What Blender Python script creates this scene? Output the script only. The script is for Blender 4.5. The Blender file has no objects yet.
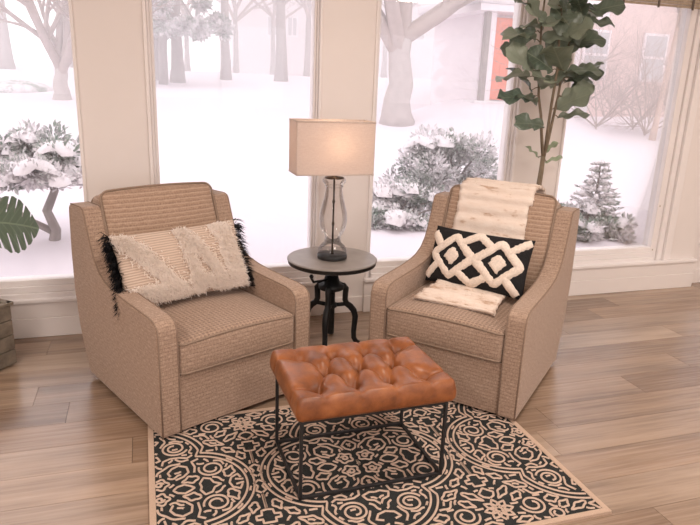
import bpy, bmesh, math, random
from mathutils import Vector, Matrix, noise
R = math.radians
PI = math.pi
scene = bpy.context.scene
col = scene.collection

# ------------------------------------------------------------------ camera
yaw, pitch, roll = R(18.143), R(16.062), R(2.1725)
fwd0 = Vector((math.sin(yaw), math.cos(yaw), 0))
right0 = Vector((math.cos(yaw), -math.sin(yaw), 0))
fwd = fwd0 * math.cos(pitch) - Vector((0, 0, 1)) * math.sin(pitch)
up0 = right0.cross(fwd)
rgt = right0 * math.cos(roll) + up0 * math.sin(roll)
upv = -right0 * math.sin(roll) + up0 * math.cos(roll)
cd = bpy.data.cameras.new('camera')
cd.sensor_width = 36.0
cd.lens = 36.0 * 633.56 / 700
cd.clip_start = 0.05
cd.clip_end = 300
cam = bpy.data.objects.new('camera', cd)
cam.matrix_world = Matrix(((rgt.x, upv.x, -fwd.x, 0), (rgt.y, upv.y, -fwd.y, 0), (rgt.z, upv.z, -fwd.z, 1.45), (0, 0, 0, 1)))
col.objects.link(cam)
scene.camera = cam

# ------------------------------------------------------------------ world, exposure
SKY = 2.05
FILL_POWER = 27.0  # strength of the added fill panels overhead
HAZE = .024
w = bpy.data.worlds.new('overcast_sky')
scene.world = w
w.use_nodes = True
bg = w.node_tree.nodes['Background']
bg.inputs[0].default_value = (1.0, 0.925, 0.955, 1)
bg.inputs[1].default_value = SKY
scene.view_settings.view_transform = 'Standard'
scene.view_settings.look = 'None'
scene.view_settings.gamma = 1
scene.view_settings.use_curve_mapping = False
scene.view_settings.exposure = 0.0

# ------------------------------------------------------------------ helpers
class MB:
    """collects faces; build() links them as one mesh object"""
    def __init__(s):
        s.v = []; s.f = []; s.mi = []
    def add(s, vs, fs, mi=0):
        o = len(s.v)
        s.v += [tuple(p) for p in vs]
        s.f += [tuple(i + o for i in f) for f in fs]
        s.mi += [mi] * len(fs)
        return s
    def box(s, x0, x1, y0, y1, z0, z1, mi=0):
        vs = [(x, y, z) for z in (z0, z1) for y in (y0, y1) for x in (x0, x1)]
        return s.add(vs, [(0, 2, 3, 1), (4, 5, 7, 6), (0, 1, 5, 4), (2, 6, 7, 3), (0, 4, 6, 2), (1, 3, 7, 5)], mi)
    def tube(s, pts, rad, n=8, cap=True, closed=False, mi=0):
        pts = [Vector(p) for p in pts]
        m = len(pts)
        rr = rad if isinstance(rad, (list, tuple)) else [rad] * m
        vs = []; prev = None
        for i, p in enumerate(pts):
            if closed:
                t = pts[(i + 1) % m] - pts[i - 1]
            else:
                t = pts[min(i + 1, m - 1)] - pts[max(i - 1, 0)]
            if t.length < 1e-9: t = Vector((0, 0, 1))
            t.normalize()
            if prev is None:
                a = Vector((0, 0, 1)) if abs(t.z) < .9 else Vector((1, 0, 0))
                u = t.cross(a).normalized()
            else:
                u = (prev - t * prev.dot(t))
                u = u.normalized() if u.length > 1e-6 else t.orthogonal().normalized()
            prev = u
            b = t.cross(u)
            for k in range(n):
                an = 2 * PI * k / n
                vs.append(p + (u * math.cos(an) + b * math.sin(an)) * rr[i])
        fs = []
        for i in range(m if closed else m - 1):
            j = (i + 1) % m
            for k in range(n):
                k2 = (k + 1) % n
                fs.append((i * n + k, i * n + k2, j * n + k2, j * n + k))
        if cap and not closed:
            fs.append(tuple(range(n - 1, -1, -1)))
            fs.append(tuple((m - 1) * n + k for k in range(n)))
        return s.add(vs, fs, mi)
    def lathe(s, prof, n=32, c=(0, 0, 0), mi=0):
        vs = []; fs = []
        for r, z in prof:
            for k in range(n):
                a = 2 * PI * k / n
                vs.append((c[0] + r * math.cos(a), c[1] + r * math.sin(a), c[2] + z))
        for i in range(len(prof) - 1):
            for k in range(n):
                k2 = (k + 1) % n
                fs.append((i * n + k, i * n + k2, (i + 1) * n + k2, (i + 1) * n + k))
        if prof[0][0] > 1e-5: fs.append(tuple(range(n - 1, -1, -1)))
        if prof[-1][0] > 1e-5: fs.append(tuple((len(prof) - 1) * n + k for k in range(n)))
        return s.add(vs, fs, mi)
    def grid(s, fn, nu, nv, mi=0, closeu=False):
        vs = [fn(i / (nu - (0 if closeu else 1)), j / (nv - 1)) for j in range(nv) for i in range(nu)]
        fs = []
        for j in range(nv - 1):
            for i in range(nu if closeu else nu - 1):
                i2 = (i + 1) % nu
                fs.append((j * nu + i, j * nu + i2, (j + 1) * nu + i2, (j + 1) * nu + i))
        return s.add(vs, fs, mi)
    def build(s, name, mat, parent=None, smooth=True, bevel=0, seg=2, weld=False):
        me = bpy.data.meshes.new(name)
        me.from_pydata(s.v, [], s.f)
        mats = mat if isinstance(mat, (list, tuple)) else [mat]
        for m_ in mats: me.materials.append(m_)
        if len(mats) > 1: me.polygons.foreach_set('material_index', s.mi)
        bm = bmesh.new(); bm.from_mesh(me)
        if weld: bmesh.ops.remove_doubles(bm, verts=bm.verts, dist=1e-5)
        bmesh.ops.recalc_face_normals(bm, faces=bm.faces)
        bm.to_mesh(me); bm.free()
        if smooth: me.polygons.foreach_set('use_smooth', [True] * len(me.polygons))
        o = bpy.data.objects.new(name, me)
        col.objects.link(o)
        if parent is not None: o.parent = parent
        if bevel:
            b = o.modifiers.new('bevel', 'BEVEL'); b.width = bevel; b.segments = seg; b.limit_method = 'ANGLE'; b.angle_limit = R(35)
            if smooth:
                o.modifiers.new('wn', 'WEIGHTED_NORMAL').keep_sharp = False
        return o

def raw(name, vs, fs, mat, parent=None, smooth=False):
    """no normal recalculation, for leaves and fuzz"""
    me = bpy.data.meshes.new(name)
    me.from_pydata(vs, [], fs)
    me.materials.append(mat)
    if smooth: me.polygons.foreach_set('use_smooth', [True] * len(me.polygons))
    o = bpy.data.objects.new(name, me); col.objects.link(o)
    if parent is not None: o.parent = parent
    return o

def tag(o, label=None, cat=None, group=None, kind=None):
    if label: o['label'] = label
    if cat: o['category'] = cat
    if group: o['group'] = group
    if kind: o['kind'] = kind
    return o

def empty(name, loc=(0, 0, 0), rz=0, label=None, cat=None, group=None, kind=None):
    o = bpy.data.objects.new(name, None); col.objects.link(o)
    o.location = loc; o.rotation_euler = (0, 0, rz); o.empty_display_size = .1
    return tag(o, label, cat, group, kind)

def copy_tree(o, parent=None):
    c = o.copy(); col.objects.link(c); c.parent = parent
    for ch in list(o.children): copy_tree(ch, c)
    return c

# ------------------------------------------------------------------ materials
def newmat(name):
    m = bpy.data.materials.new(name); m.use_nodes = True
    return m, m.node_tree, m.node_tree.nodes['Principled BSDF']

def N(nt, kind, **kw):
    n = nt.nodes.new(kind)
    for k, v_ in kw.items(): setattr(n, k, v_)
    return n

def setin(nt, sock, val):
    if isinstance(val, bpy.types.NodeSocket): nt.links.new(val, sock)
    else: sock.default_value = val

def math_n(nt, op, a, b=0.0, c=None):
    n = N(nt, 'ShaderNodeMath', operation=op)
    setin(nt, n.inputs[0], a); setin(nt, n.inputs[1], b)
    if c is not None: setin(nt, n.inputs[2], c)
    return n.outputs[0]

def mixc(nt, fac, a, b, mode='MIX'):
    n = N(nt, 'ShaderNodeMix', data_type='RGBA', blend_type=mode)
    setin(nt, n.inputs[0], fac)
    for i, x in ((6, a), (7, b)):
        setin(nt, n.inputs[i], (*x, 1) if isinstance(x, tuple) and len(x) == 3 else x)
    return n.outputs[2]

def noise_n(nt, vec, scale, detail=3, rough=.55):
    n = N(nt, 'ShaderNodeTexNoise')
    setin(nt, n.inputs['Vector'], vec)
    n.inputs['Scale'].default_value = scale; n.inputs['Detail'].default_value = detail; n.inputs['Roughness'].default_value = rough
    return n.outputs['Fac']

def ramp_n(nt, fac, stops):
    n = N(nt, 'ShaderNodeValToRGB')
    el = n.color_ramp.elements
    while len(el) < len(stops): el.new(.5)
    for e, (p, c) in zip(el, stops): e.position = p; e.color = (*c, 1)
    setin(nt, n.inputs[0], fac)
    return n.outputs[0]

def coords(nt, which='Object'):
    return N(nt, 'ShaderNodeTexCoord').outputs[which]

def mapped(nt, vec, scale=(1, 1, 1), loc=(0, 0, 0)):
    n = N(nt, 'ShaderNodeMapping')
    setin(nt, n.inputs[0], vec); n.inputs['Scale'].default_value = scale; n.inputs['Location'].default_value = loc
    return n.outputs[0]

def bump_n(nt, bs, h, strength=.3, dist=.002):
    b = N(nt, 'ShaderNodeBump'); b.inputs['Strength'].default_value = strength; b.inputs['Distance'].default_value = dist
    setin(nt, b.inputs['Height'], h); nt.links.new(b.outputs[0], bs.inputs['Normal'])

def simple(name, c, rough=.6, var=.12, scale=30, metal=0, bump=0, spec=.5):
    m, nt, bs = newmat(name)
    v_ = coords(nt)
    f = noise_n(nt, v_, scale, 4)
    a = tuple(min(1, x * (1 + var)) for x in c); b = tuple(x * (1 - var) for x in c)
    nt.links.new(ramp_n(nt, f, [(.3, b), (.7, a)]), bs.inputs['Base Color'])
    bs.inputs['Roughness'].default_value = rough; bs.inputs['Metallic'].default_value = metal
    bs.inputs['Specular IOR Level'].default_value = spec
    if bump: bump_n(nt, bs, noise_n(nt, v_, scale * 3, 3), bump, .003)
    return m

M = {}
M['paint'] = simple('white_trim_paint', (.83, .775, .745), .42, .015, 3)
M['paint_frame'] = simple('white_window_frame_paint', (.88, .835, .82), .35, .015, 3)
M['wall'] = simple('wall_paint', (.80, .74, .69), .8, .02, 4)
M['black_metal'] = simple('black_powder_coated_steel', (.016, .016, .017), .45, .2, 40)
M['iron'] = simple('dark_cast_iron', (.02, .021, .022), .5, .3, 30, .4, .2)
M['snow'] = simple('snow', (.70, .655, .69), .9, .012, .6, 0, 0, .1)
M['snow_cap'] = simple('clinging_snow', (.72, .69, .705), .95, .02, 4, 0, 0, .1)
M['bark'] = simple('frosted_bark', (.30, .265, .25), .95, .12, 6, 0, .4, .1)
M['bark_big'] = simple('pale_furrowed_bark', (.42, .37, .35), .95, .10, 5, 0, .5, .1)
M['twig'] = simple('frosted_twigs', (.38, .315, .29), .95, .08, 8, 0, 0, .1)
M['needle'] = simple('frosty_evergreen_needles', (.26, .30, .265), .9, .25, 9, 0, 0, .1)
def dusted(name, c, amt):
    m, nt, bs = newmat(name)
    geo = N(nt, 'ShaderNodeNewGeometry')
    pos = geo.outputs['Position']
    f = noise_n(nt, pos, 9, 3)
    f2 = noise_n(nt, pos, 3.0, 3)
    base = ramp_n(nt, f, [(.3, tuple(x * .7 for x in c)), (.7, tuple(x * 1.25 for x in c))])
    k = ramp_n(nt, math_n(nt, 'ADD', math_n(nt, 'MULTIPLY', f2, .6), math_n(nt, 'MULTIPLY', noise_n(nt, pos, 30, 2), .4)), [(amt - .07, (0, 0, 0)), (amt + .07, (1, 1, 1))])
    nt.links.new(mixc(nt, k, base, (.72, .69, .705)), bs.inputs['Base Color'])
    bs.inputs['Roughness'].default_value = .95; bs.inputs['Specular IOR Level'].default_value = .1
    return m
M['needle'] = dusted('snow_dusted_needles', (.23, .285, .24), .475)
M['siding'] = simple('pale_siding', (.78, .72, .74), .85, .03, 2)
M['roof'] = simple('snowy_roof', (.86, .82, .85), .9, .03, 2)
M['farglass'] = simple('far_window_glass', (.40, .40, .42), .3, .1, 2)
M['tan_wall'] = simple('tan_house_wall', (.62, .46, .42), .9, .06, 1.2, 0, .1)
M['red'] = simple('coral_red_door_paint', (.86, .22, .11), .5, .04, 3)
M['brownpost'] = simple('pale_brown_bark', (.55, .42, .36), .9, .12, 6)
M['bulb'], nt, bs = newmat('warm_bulb')
bs.inputs['Emission Color'].default_value = (1, .72, .45, 1); bs.inputs['Emission Strength'].default_value = 6
M['fill_panel'], nt, bs = newmat('fill_panel_diffuser')  # glowing face of the added, unseen fill panels
bs.inputs['Emission Color'].default_value = (1, .88, .76, 1); bs.inputs['Emission Strength'].default_value = 1.5

def glassmat(name, refl, tint=(1, 1, 1), rough=0.0, fres=1.45):
    m, nt, bs = newmat(name)
    nt.nodes.remove(bs)
    tr = N(nt, 'ShaderNodeBsdfTransparent'); tr.inputs[0].default_value = (*tint, 1)
    gl = N(nt, 'ShaderNodeBsdfGlossy'); gl.inputs['Roughness'].default_value = rough
    fr = N(nt, 'ShaderNodeFresnel'); fr.inputs[0].default_value = fres
    mx = N(nt, 'ShaderNodeMixShader')
    nt.links.new(math_n(nt, 'MULTIPLY', fr.outputs[0], refl), mx.inputs[0])
    nt.links.new(tr.outputs[0], mx.inputs[1]); nt.links.new(gl.outputs[0], mx.inputs[2])
    nt.links.new(mx.outputs[0], nt.nodes['Material Output'].inputs[0])
    return m
M['pane'] = glassmat('window_glass', .6)
M['lampglass'] = glassmat('clear_lamp_glass', .42, (.985, .98, .98), .03, 1.45)

def fabric(name, ribs, check=False):
    """woven tan upholstery; the weave follows whichever way the face looks"""
    m, nt, bs = newmat(name)
    oc = coords(nt)
    sp = N(nt, 'ShaderNodeSeparateXYZ'); nt.links.new(oc, sp.inputs[0])
    sn = N(nt, 'ShaderNodeSeparateXYZ'); nt.links.new(coords(nt, 'Normal'), sn.inputs[0])
    side = math_n(nt, 'GREATER_THAN', math_n(nt, 'ABSOLUTE', sn.outputs[0]), .75)
    up = math_n(nt, 'GREATER_THAN', math_n(nt, 'ABSOLUTE', sn.outputs[2]), .75)
    pick = lambda f, a, b: math_n(nt, 'ADD', math_n(nt, 'MULTIPLY', f, a), math_n(nt, 'MULTIPLY', math_n(nt, 'SUBTRACT', 1.0, f), b))
    u = pick(side, sp.outputs[1], sp.outputs[0])
    v = pick(up, sp.outputs[1], sp.outputs[2])
    cb = N(nt, 'ShaderNodeCombineXYZ')
    nt.links.new(u, cb.inputs[0]); nt.links.new(v, cb.inputs[1])
    uv = cb.outputs[0]
    fine = noise_n(nt, oc, 330, 2, .6)
    streak = noise_n(nt, mapped(nt, uv, (34, 360, 1)), 1, 2, .5)
    streak2 = noise_n(nt, mapped(nt, uv, (330, 60, 1)), 1, 2, .5)
    blot = noise_n(nt, oc, 7, 4)
    s = math_n(nt, 'ADD', math_n(nt, 'MULTIPLY', streak, .5), math_n(nt, 'MULTIPLY', streak2, .5))
    s = math_n(nt, 'ADD', math_n(nt, 'MULTIPLY', s, .7), math_n(nt, 'MULTIPLY', fine, .3))
    c = ramp_n(nt, s, [(.37, (.21, .136, .096)), (.5, (.385, .268, .196)), (.64, (.57, .425, .325))])
    c = mixc(nt, math_n(nt, 'MULTIPLY', blot, .25), c, (.47, .355, .285))
    wob = math_n(nt, 'MULTIPLY', noise_n(nt, oc, 30, 2), 1.6)
    rv = math_n(nt, 'MULTIPLY_ADD', v, 2 * PI / (.0205 if ribs else .0165), wob)
    line = math_n(nt, 'POWER', math_n(nt, 'MULTIPLY_ADD', math_n(nt, 'SINE', rv), .5, .5), 6 if ribs else 4)
    ru = math_n(nt, 'MULTIPLY_ADD', u, 2 * PI / .0150, math_n(nt, 'MULTIPLY', noise_n(nt, oc, 55, 2), 4.0))
    dash = math_n(nt, 'MULTIPLY_ADD', math_n(nt, 'SINE', ru), .3, .7)
    k = math_n(nt, 'MULTIPLY', line, dash)
    k = math_n(nt, 'MULTIPLY', k, math_n(nt, 'SUBTRACT', 1.0, math_n(nt, 'MULTIPLY', side, .6)))
    if check:
        # little woven checks on the faces that look up
        ck = math_n(nt, 'MULTIPLY', math_n(nt, 'SINE', math_n(nt, 'MULTIPLY', math_n(nt, 'ADD', u, v), 2 * PI / .036)), math_n(nt, 'SINE', math_n(nt, 'MULTIPLY', math_n(nt, 'SUBTRACT', u, v), 2 * PI / .036)))
        ck = math_n(nt, 'MULTIPLY', math_n(nt, 'GREATER_THAN', ck, .1), up)
        k = math_n(nt, 'ADD', math_n(nt, 'MULTIPLY', k, math_n(nt, 'SUBTRACT', 1.0, up)), math_n(nt, 'MULTIPLY', ck, 1.1))
    if ribs:
        # light thread line beside every dark one
        l2 = math_n(nt, 'POWER', math_n(nt, 'MULTIPLY_ADD', math_n(nt, 'SINE', math_n(nt, 'ADD', rv, 2.2)), .5, .5), 9)
        c = mixc(nt, .25, c, (.36, .22, .14))
        c = mixc(nt, math_n(nt, 'MULTIPLY', l2, .5), c, (.62, .48, .37))
    c = mixc(nt, math_n(nt, 'MULTIPLY', k, .40 if ribs else .50), c, (.17, .108, .075))
    nt.links.new(c, bs.inputs['Base Color'])
    bs.inputs['Roughness'].default_value = .92; bs.inputs['Specular IOR Level'].default_value = .15
    bs.inputs['Sheen Weight'].default_value = .2; bs.inputs['Sheen Roughness'].default_value = .5
    h = math_n(nt, 'SUBTRACT', math_n(nt, 'MULTIPLY', s, .9), math_n(nt, 'MULTIPLY', k, .6))
    bump_n(nt, bs, h, .45, .0016)
    return m
M['fab_front'] = fabric('tan_weave_plain', False)
M['fab_side'] = M['fab_front']
M['fab_top'] = fabric('tan_weave_checked', False, True)
M['fab_back'] = fabric('tan_weave_ribbed', True)
M['piping'] = simple('tan_piping_cord', (.30, .22, .165), .9, .2, 300, 0, .3, .15)
M['seam'] = simple('stitched_seam', (.28, .20, .15), .9, .25, 300, 0, .3, .15)

# leather
m, nt, bs = newmat('cognac_leather'); M['leather'] = m
oc = coords(nt)
f = noise_n(nt, oc, 14, 5, .6)
c = ramp_n(nt, f, [(.28, (.13, .038, .012)), (.52, (.265, .085, .025)), (.75, (.39, .138, .044))])
nt.links.new(c, bs.inputs['Base Color']); bs.inputs['Roughness'].default_value = .34; bs.inputs['Specular IOR Level'].default_value = .5
bump_n(nt, bs, math_n(nt, 'ADD', noise_n(nt, oc, 320, 3), math_n(nt, 'MULTIPLY', noise_n(nt, oc, 45, 3), 1.5)), .22, .0015)
M['leather_button'] = simple('leather_button', (.33, .10, .032), .42, .15, 60)

# floor plank
m, nt, bs = newmat('oak_look_plank'); M['plank'] = m
oi = N(nt, 'ShaderNodeObjectInfo')
geo = N(nt, 'ShaderNodeNewGeometry')
va = N(nt, 'ShaderNodeVectorMath', operation='SCALE')
cbx = N(nt, 'ShaderNodeCombineXYZ')
nt.links.new(oi.outputs['Random'], cbx.inputs[0]); nt.links.new(math_n(nt, 'MULTIPLY', oi.outputs['Random'], 3.7), cbx.inputs[1])
nt.links.new(cbx.outputs[0], va.inputs[0]); va.inputs['Scale'].default_value = 37
ad = N(nt, 'ShaderNodeVectorMath', operation='ADD'); nt.links.new(geo.outputs['Position'], ad.inputs[0]); nt.links.new(va.outputs[0], ad.inputs[1])
p = ad.outputs[0]
grain = noise_n(nt, mapped(nt, p, (2.2, 60, 60)), 1, 5, .6)
broad = noise_n(nt, mapped(nt, p, (1.0, 9, 9)), 1, 3, .5)
fine = noise_n(nt, mapped(nt, p, (14, 420, 60)), 1, 2, .5)
base = ramp_n(nt, oi.outputs['Random'], [(0.0, (.27, .160, .092)), (.2, (.46, .325, .225)), (.4, (.19, .112, .066)), (.6, (.52, .39, .285)), (.8, (.24, .150, .092)), (1.0, (.40, .285, .20))])
dk = ramp_n(nt, broad, [(.36, (0, 0, 0)), (.66, (1, 1, 1))])
c = mixc(nt, math_n(nt, 'MULTIPLY', dk, .72), base, (.155, .098, .063))
c = mixc(nt, math_n(nt, 'MULTIPLY', ramp_n(nt, grain, [(.42, (0, 0, 0)), (.72, (1, 1, 1))]), .40), c, (.54, .41, .305))
c = mixc(nt, math_n(nt, 'MULTIPLY', ramp_n(nt, fine, [(.5, (0, 0, 0)), (.8, (1, 1, 1))]), .25), c, (.17, .11, .075))
nt.links.new(c, bs.inputs['Base Color']); bs.inputs['Roughness'].default_value = .27; bs.inputs['Specular IOR Level'].default_value = .95
bump_n(nt, bs, grain, .10, .001)
M['subfloor'] = simple('dark_subfloor', (.13, .085, .06), .9, .1, 10)

# rug
M['rug_dark'] = simple('charcoal_wool_pile', (.036, .039, .039), .97, .35, 220, 0, .8, .1)
M['rug_cream'] = simple('cream_wool_loop', (.66, .50, .40), .97, .14, 260, 0, .8, .1)
M['rug_edge'] = simple('beige_rug_binding', (.58, .43, .33), .97, .12, 260, 0, .6, .1)

# textiles
def rib_fabric(name, a, b, axis, period):
    m, nt, bs = newmat(name)
    oc = coords(nt)
    sp = N(nt, 'ShaderNodeSeparateXYZ'); nt.links.new(oc, sp.inputs[0])
    wob = math_n(nt, 'MULTIPLY', noise_n(nt, oc, 40, 2), .6)
    ph = math_n(nt, 'ADD', math_n(nt, 'MULTIPLY', sp.outputs[axis], 2 * PI / period), wob)
    s = math_n(nt, 'MULTIPLY_ADD', math_n(nt, 'SINE', ph, 0), .5, .5)
    c = mixc(nt, s, a, b)
    nt.links.new(c, bs.inputs['Base Color']); bs.inputs['Roughness'].default_value = .95; bs.inputs['Specular IOR Level'].default_value = .1
    bump_n(nt, bs, s, .4, .003)
    return m
M['cream_rib'] = rib_fabric('cream_ribbed_cotton', (.44, .335, .265), (.66, .53, .44), 2, .0115)
def yarn(name, c):
    m, nt, bs = newmat(name)
    df = N(nt, 'ShaderNodeBsdfDiffuse'); tl = N(nt, 'ShaderNodeBsdfTranslucent'); mx = N(nt, 'ShaderNodeMixShader')
    cc = ramp_n(nt, noise_n(nt, coords(nt), 60, 2), [(.3, tuple(x * .93 for x in c)), (.7, c)])
    nt.links.new(cc, df.inputs[0]); nt.links.new(cc, tl.inputs[0]); mx.inputs[0].default_value = .45
    nt.links.new(df.outputs[0], mx.inputs[1]); nt.links.new(tl.outputs[0], mx.inputs[2])
    nt.links.new(mx.outputs[0], nt.nodes['Material Output'].inputs[0])
    nt.nodes.remove(bs)
    return m
M['cream_shag'] = yarn('cream_shag_yarn', (.97, .90, .84))
M['black_yarn'] = simple('black_yarn', (.018, .018, .02), .9, .3, 60, 0, 0, .1)
M['black_cloth'] = simple('black_cotton', (.022, .021, .022), .93, .3, 200, 0, .3, .1)
M['cream_tuft'] = simple('cream_tufted_yarn', (.82, .71, .615), .97, .12, 120, 0, .8, .1)
# fur throw: cream with tan flecks in rows
m, nt, bs = newmat('cream_faux_fur'); M['fur'] = m
oc = coords(nt)
f = noise_n(nt, mapped(nt, oc, (9, 26, 26)), 1, 3, .6)
c = ramp_n(nt, f, [(.30, (.84, .74, .66)), (.58, (.78, .66, .57)), (.68, (.52, .36, .26)), (.80, (.70, .56, .46))])
nt.links.new(c, bs.inputs['Base Color']); bs.inputs['Roughness'].default_value = .95; bs.inputs['Specular IOR Level'].default_value = .1
bump_n(nt, bs, noise_n(nt, oc, 160, 3), .6, .004)

# lamp shade linen, translucent
m, nt, bs = newmat('linen_shade'); M['linen'] = m
oc = coords(nt)
wv = noise_n(nt, mapped(nt, oc, (500, 500, 60)), 1, 2)
wv2 = noise_n(nt, mapped(nt, oc, (60, 60, 500)), 1, 2)
lc = ramp_n(nt, math_n(nt, 'MULTIPLY_ADD', wv, .5, math_n(nt, 'MULTIPLY', wv2, .5)), [(.35, (.76, .66, .61)), (.65, (.87, .78, .72))])
df = N(nt, 'ShaderNodeBsdfDiffuse'); tl = N(nt, 'ShaderNodeBsdfTranslucent')
nt.links.new(lc, df.inputs[0]); nt.links.new(lc, tl.inputs[0])
mx = N(nt, 'ShaderNodeMixShader'); mx.inputs[0].default_value = .46
nt.links.new(df.outputs[0], mx.inputs[1]); nt.links.new(tl.outputs[0], mx.inputs[2])
nt.links.new(mx.outputs[0], nt.nodes['Material Output'].inputs[0])

# leaves
def leafmat(name, a, b, vein):
    m, nt, bs = newmat(name)
    oc = coords(nt)
    oi = N(nt, 'ShaderNodeObjectInfo')
    base = mixc(nt, oi.outputs['Random'], a, b)
    sp = N(nt, 'ShaderNodeSeparateXYZ'); nt.links.new(oc, sp.inputs[0])
    ax = math_n(nt, 'ABSOLUTE', sp.outputs[0])
    ph = math_n(nt, 'MULTIPLY', math_n(nt, 'SUBTRACT', sp.outputs[1], math_n(nt, 'MULTIPLY', ax, .8)), 48)
    vs_ = math_n(nt, 'POWER', math_n(nt, 'MULTIPLY_ADD', math_n(nt, 'SINE', ph), .5, .5), 10)
    mid = math_n(nt, 'LESS_THAN', ax, .013)
    vv = math_n(nt, 'MAXIMUM', math_n(nt, 'MULTIPLY', vs_, .28), math_n(nt, 'MULTIPLY', mid, .8))
    c = mixc(nt, vv, base, vein)
    nt.links.new(c, bs.inputs['Base Color']); bs.inputs['Roughness'].default_value = .30; bs.inputs['Specular IOR Level'].default_value = .6
    tl = N(nt, 'ShaderNodeBsdfTranslucent'); nt.links.new(c, tl.inputs[0])
    mx = N(nt, 'ShaderNodeMixShader'); mx.inputs[0].default_value = .25
    nt.links.new(bs.outputs[0], mx.inputs[1]); nt.links.new(tl.outputs[0], mx.inputs[2])
    nt.links.new(mx.outputs[0], nt.nodes['Material Output'].inputs[0])
    bump_n(nt, bs, vv, .3, .01)
    return m
M['ficus'] = leafmat('fiddle_leaf_green', (.095, .135, .10), (.29, .33, .25), (.28, .32, .235))
M['ficus_pale'] = leafmat('young_leaf_green', (.30, .38, .24), (.34, .40, .27), (.44, .50, .36))
M['monstera'] = leafmat('monstera_green', (.10, .145, .10), (.15, .20, .145), (.22, .29, .20))
M['stem'] = simple('brown_stem', (.20, .155, .105), .8, .2, 30)
M['pot'] = simple('woven_basket', (.45, .33, .22), .9, .2, 40, 0, .5)
M['crate_wood'] = simple('weathered_grey_wood', (.20, .165, .125), .85, .35, 18, 0, .5)
M['soil'] = simple('potting_soil', (.05, .038, .03), 1, .3, 40, 0, .6)
M['tabletop'] = simple('grey_washed_metal_top', (.24, .212, .192), .30, .12, 12, 0, 0, .6)
M['tablerim'] = simple('hammered_dark_rim', (.05, .048, .046), .5, .4, 140, .5, .6)
M['rod'] = simple('bronze_rod', (.06, .045, .035), .35, .2, 40, .7)
M['bamboo'] = simple('bamboo_slat', (.42, .33, .24), .7, .2, 60)
M['cord'] = simple('dark_cord', (.14, .11, .09), .8, .1, 60)
M['screw'] = simple('brushed_screw', (.55, .47, .38), .4, .1, 60, .6)

# ================================================================== THE SETTING
WY = 3.685            # inner face of the window wall
XL, XR, YB, ZC = -3.4, 6.0, -3.6, 2.72
ZS, ZT = .215, 2.12   # window opening bottom / top
OPEN = [(-1.36, -.33), (.02, .99), (1.31, 2.325), (2.665, 3.76)]

floor = MB().box(XL - .1, XR + .1, YB - .1, WY + .12, -.12, -.016).build('floor', M['subfloor'], smooth=False)
tag(floor, 'wood-look plank floor of the sitting room', kind='structure')
pb = MB().box(0, 1, 0, 1, -.016, 0).build('plank', M['plank'], floor, smooth=False)
pmesh = pb.data
random.seed(5)
PW = .187
first = True
y = 1.713 - PW * 29
row = 0
while y < WY - .01:
    y1 = min(y + PW, WY + .05)
    if y1 > YB:
        x = XL - random.uniform(0, 1.1) - .05
        while x < XR:
            ln = 1.22
            xa, xb = max(x, XL), min(x + ln, XR)
            if xb - xa > .05:
                o = pb if first else bpy.data.objects.new('plank', pmesh)
                if not first:
                    col.objects.link(o); o.parent = floor
                first = False
                o.location = (xa + .0009, max(y, YB) + .0009, 0)
                o.scale = (xb - xa - .0018, y1 - max(y, YB) - .0018, 1)
            x += ln
    y += PW

# window wall: one solid with openings
wb = MB()
xs = XL - .1
for a, b in OPEN:
    wb.box(xs, a, WY, WY + .14, 0, ZC); xs = b
wb.box(xs, 4.0, WY, WY + .14, 0, ZC)
for a, b in OPEN:
    wb.box(a, b, WY, WY + .14, 0, ZS); wb.box(a, b, WY, WY + .14, ZT, ZC)
# recessed stretch right of the windows, with one more opening
wb.box(4.0, 4.10, WY + .06, WY + .20, 0, ZC)
wb.box(4.10, 5.0, WY + .06, WY + .20, 0, .30); wb.box(4.10, 5.0, WY + .06, WY + .20, ZT, ZC)
wb.box(5.0, XR + .1, WY + .06, WY + .20, 0, ZC)
tag(wb.build('wall_far', M['paint'], smooth=False), 'white painted wall with tall windows onto the snow', kind='structure')
tag(MB().box(XL - .1, XL, YB, WY, 0, ZC).build('wall_left', M['wall'], smooth=False), kind='structure')
tag(MB().box(XR, XR + .1, YB, WY + .06, 0, ZC).build('wall_right', M['wall'], smooth=False), kind='structure')
nb = MB()
nx = [(-2.9, -.6), (.1, 2.4), (3.1, 5.4)]
xs = XL
for a, b in nx:
    nb.box(xs, a, YB - .14, YB, 0, ZC); nb.box(a, b, YB - .14, YB, 0, .3); nb.box(a, b, YB - .14, YB, 2.3, ZC); xs = b
nb.box(xs, XR, YB - .14, YB, 0, ZC)
tag(nb.build('wall_near', M['wall'], smooth=False), kind='structure')
tag(MB().box(XL - .1, XR + .1, YB - .14, WY + .2, ZC, ZC + .1).build('ceiling', M['wall'], smooth=False), kind='structure')

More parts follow.
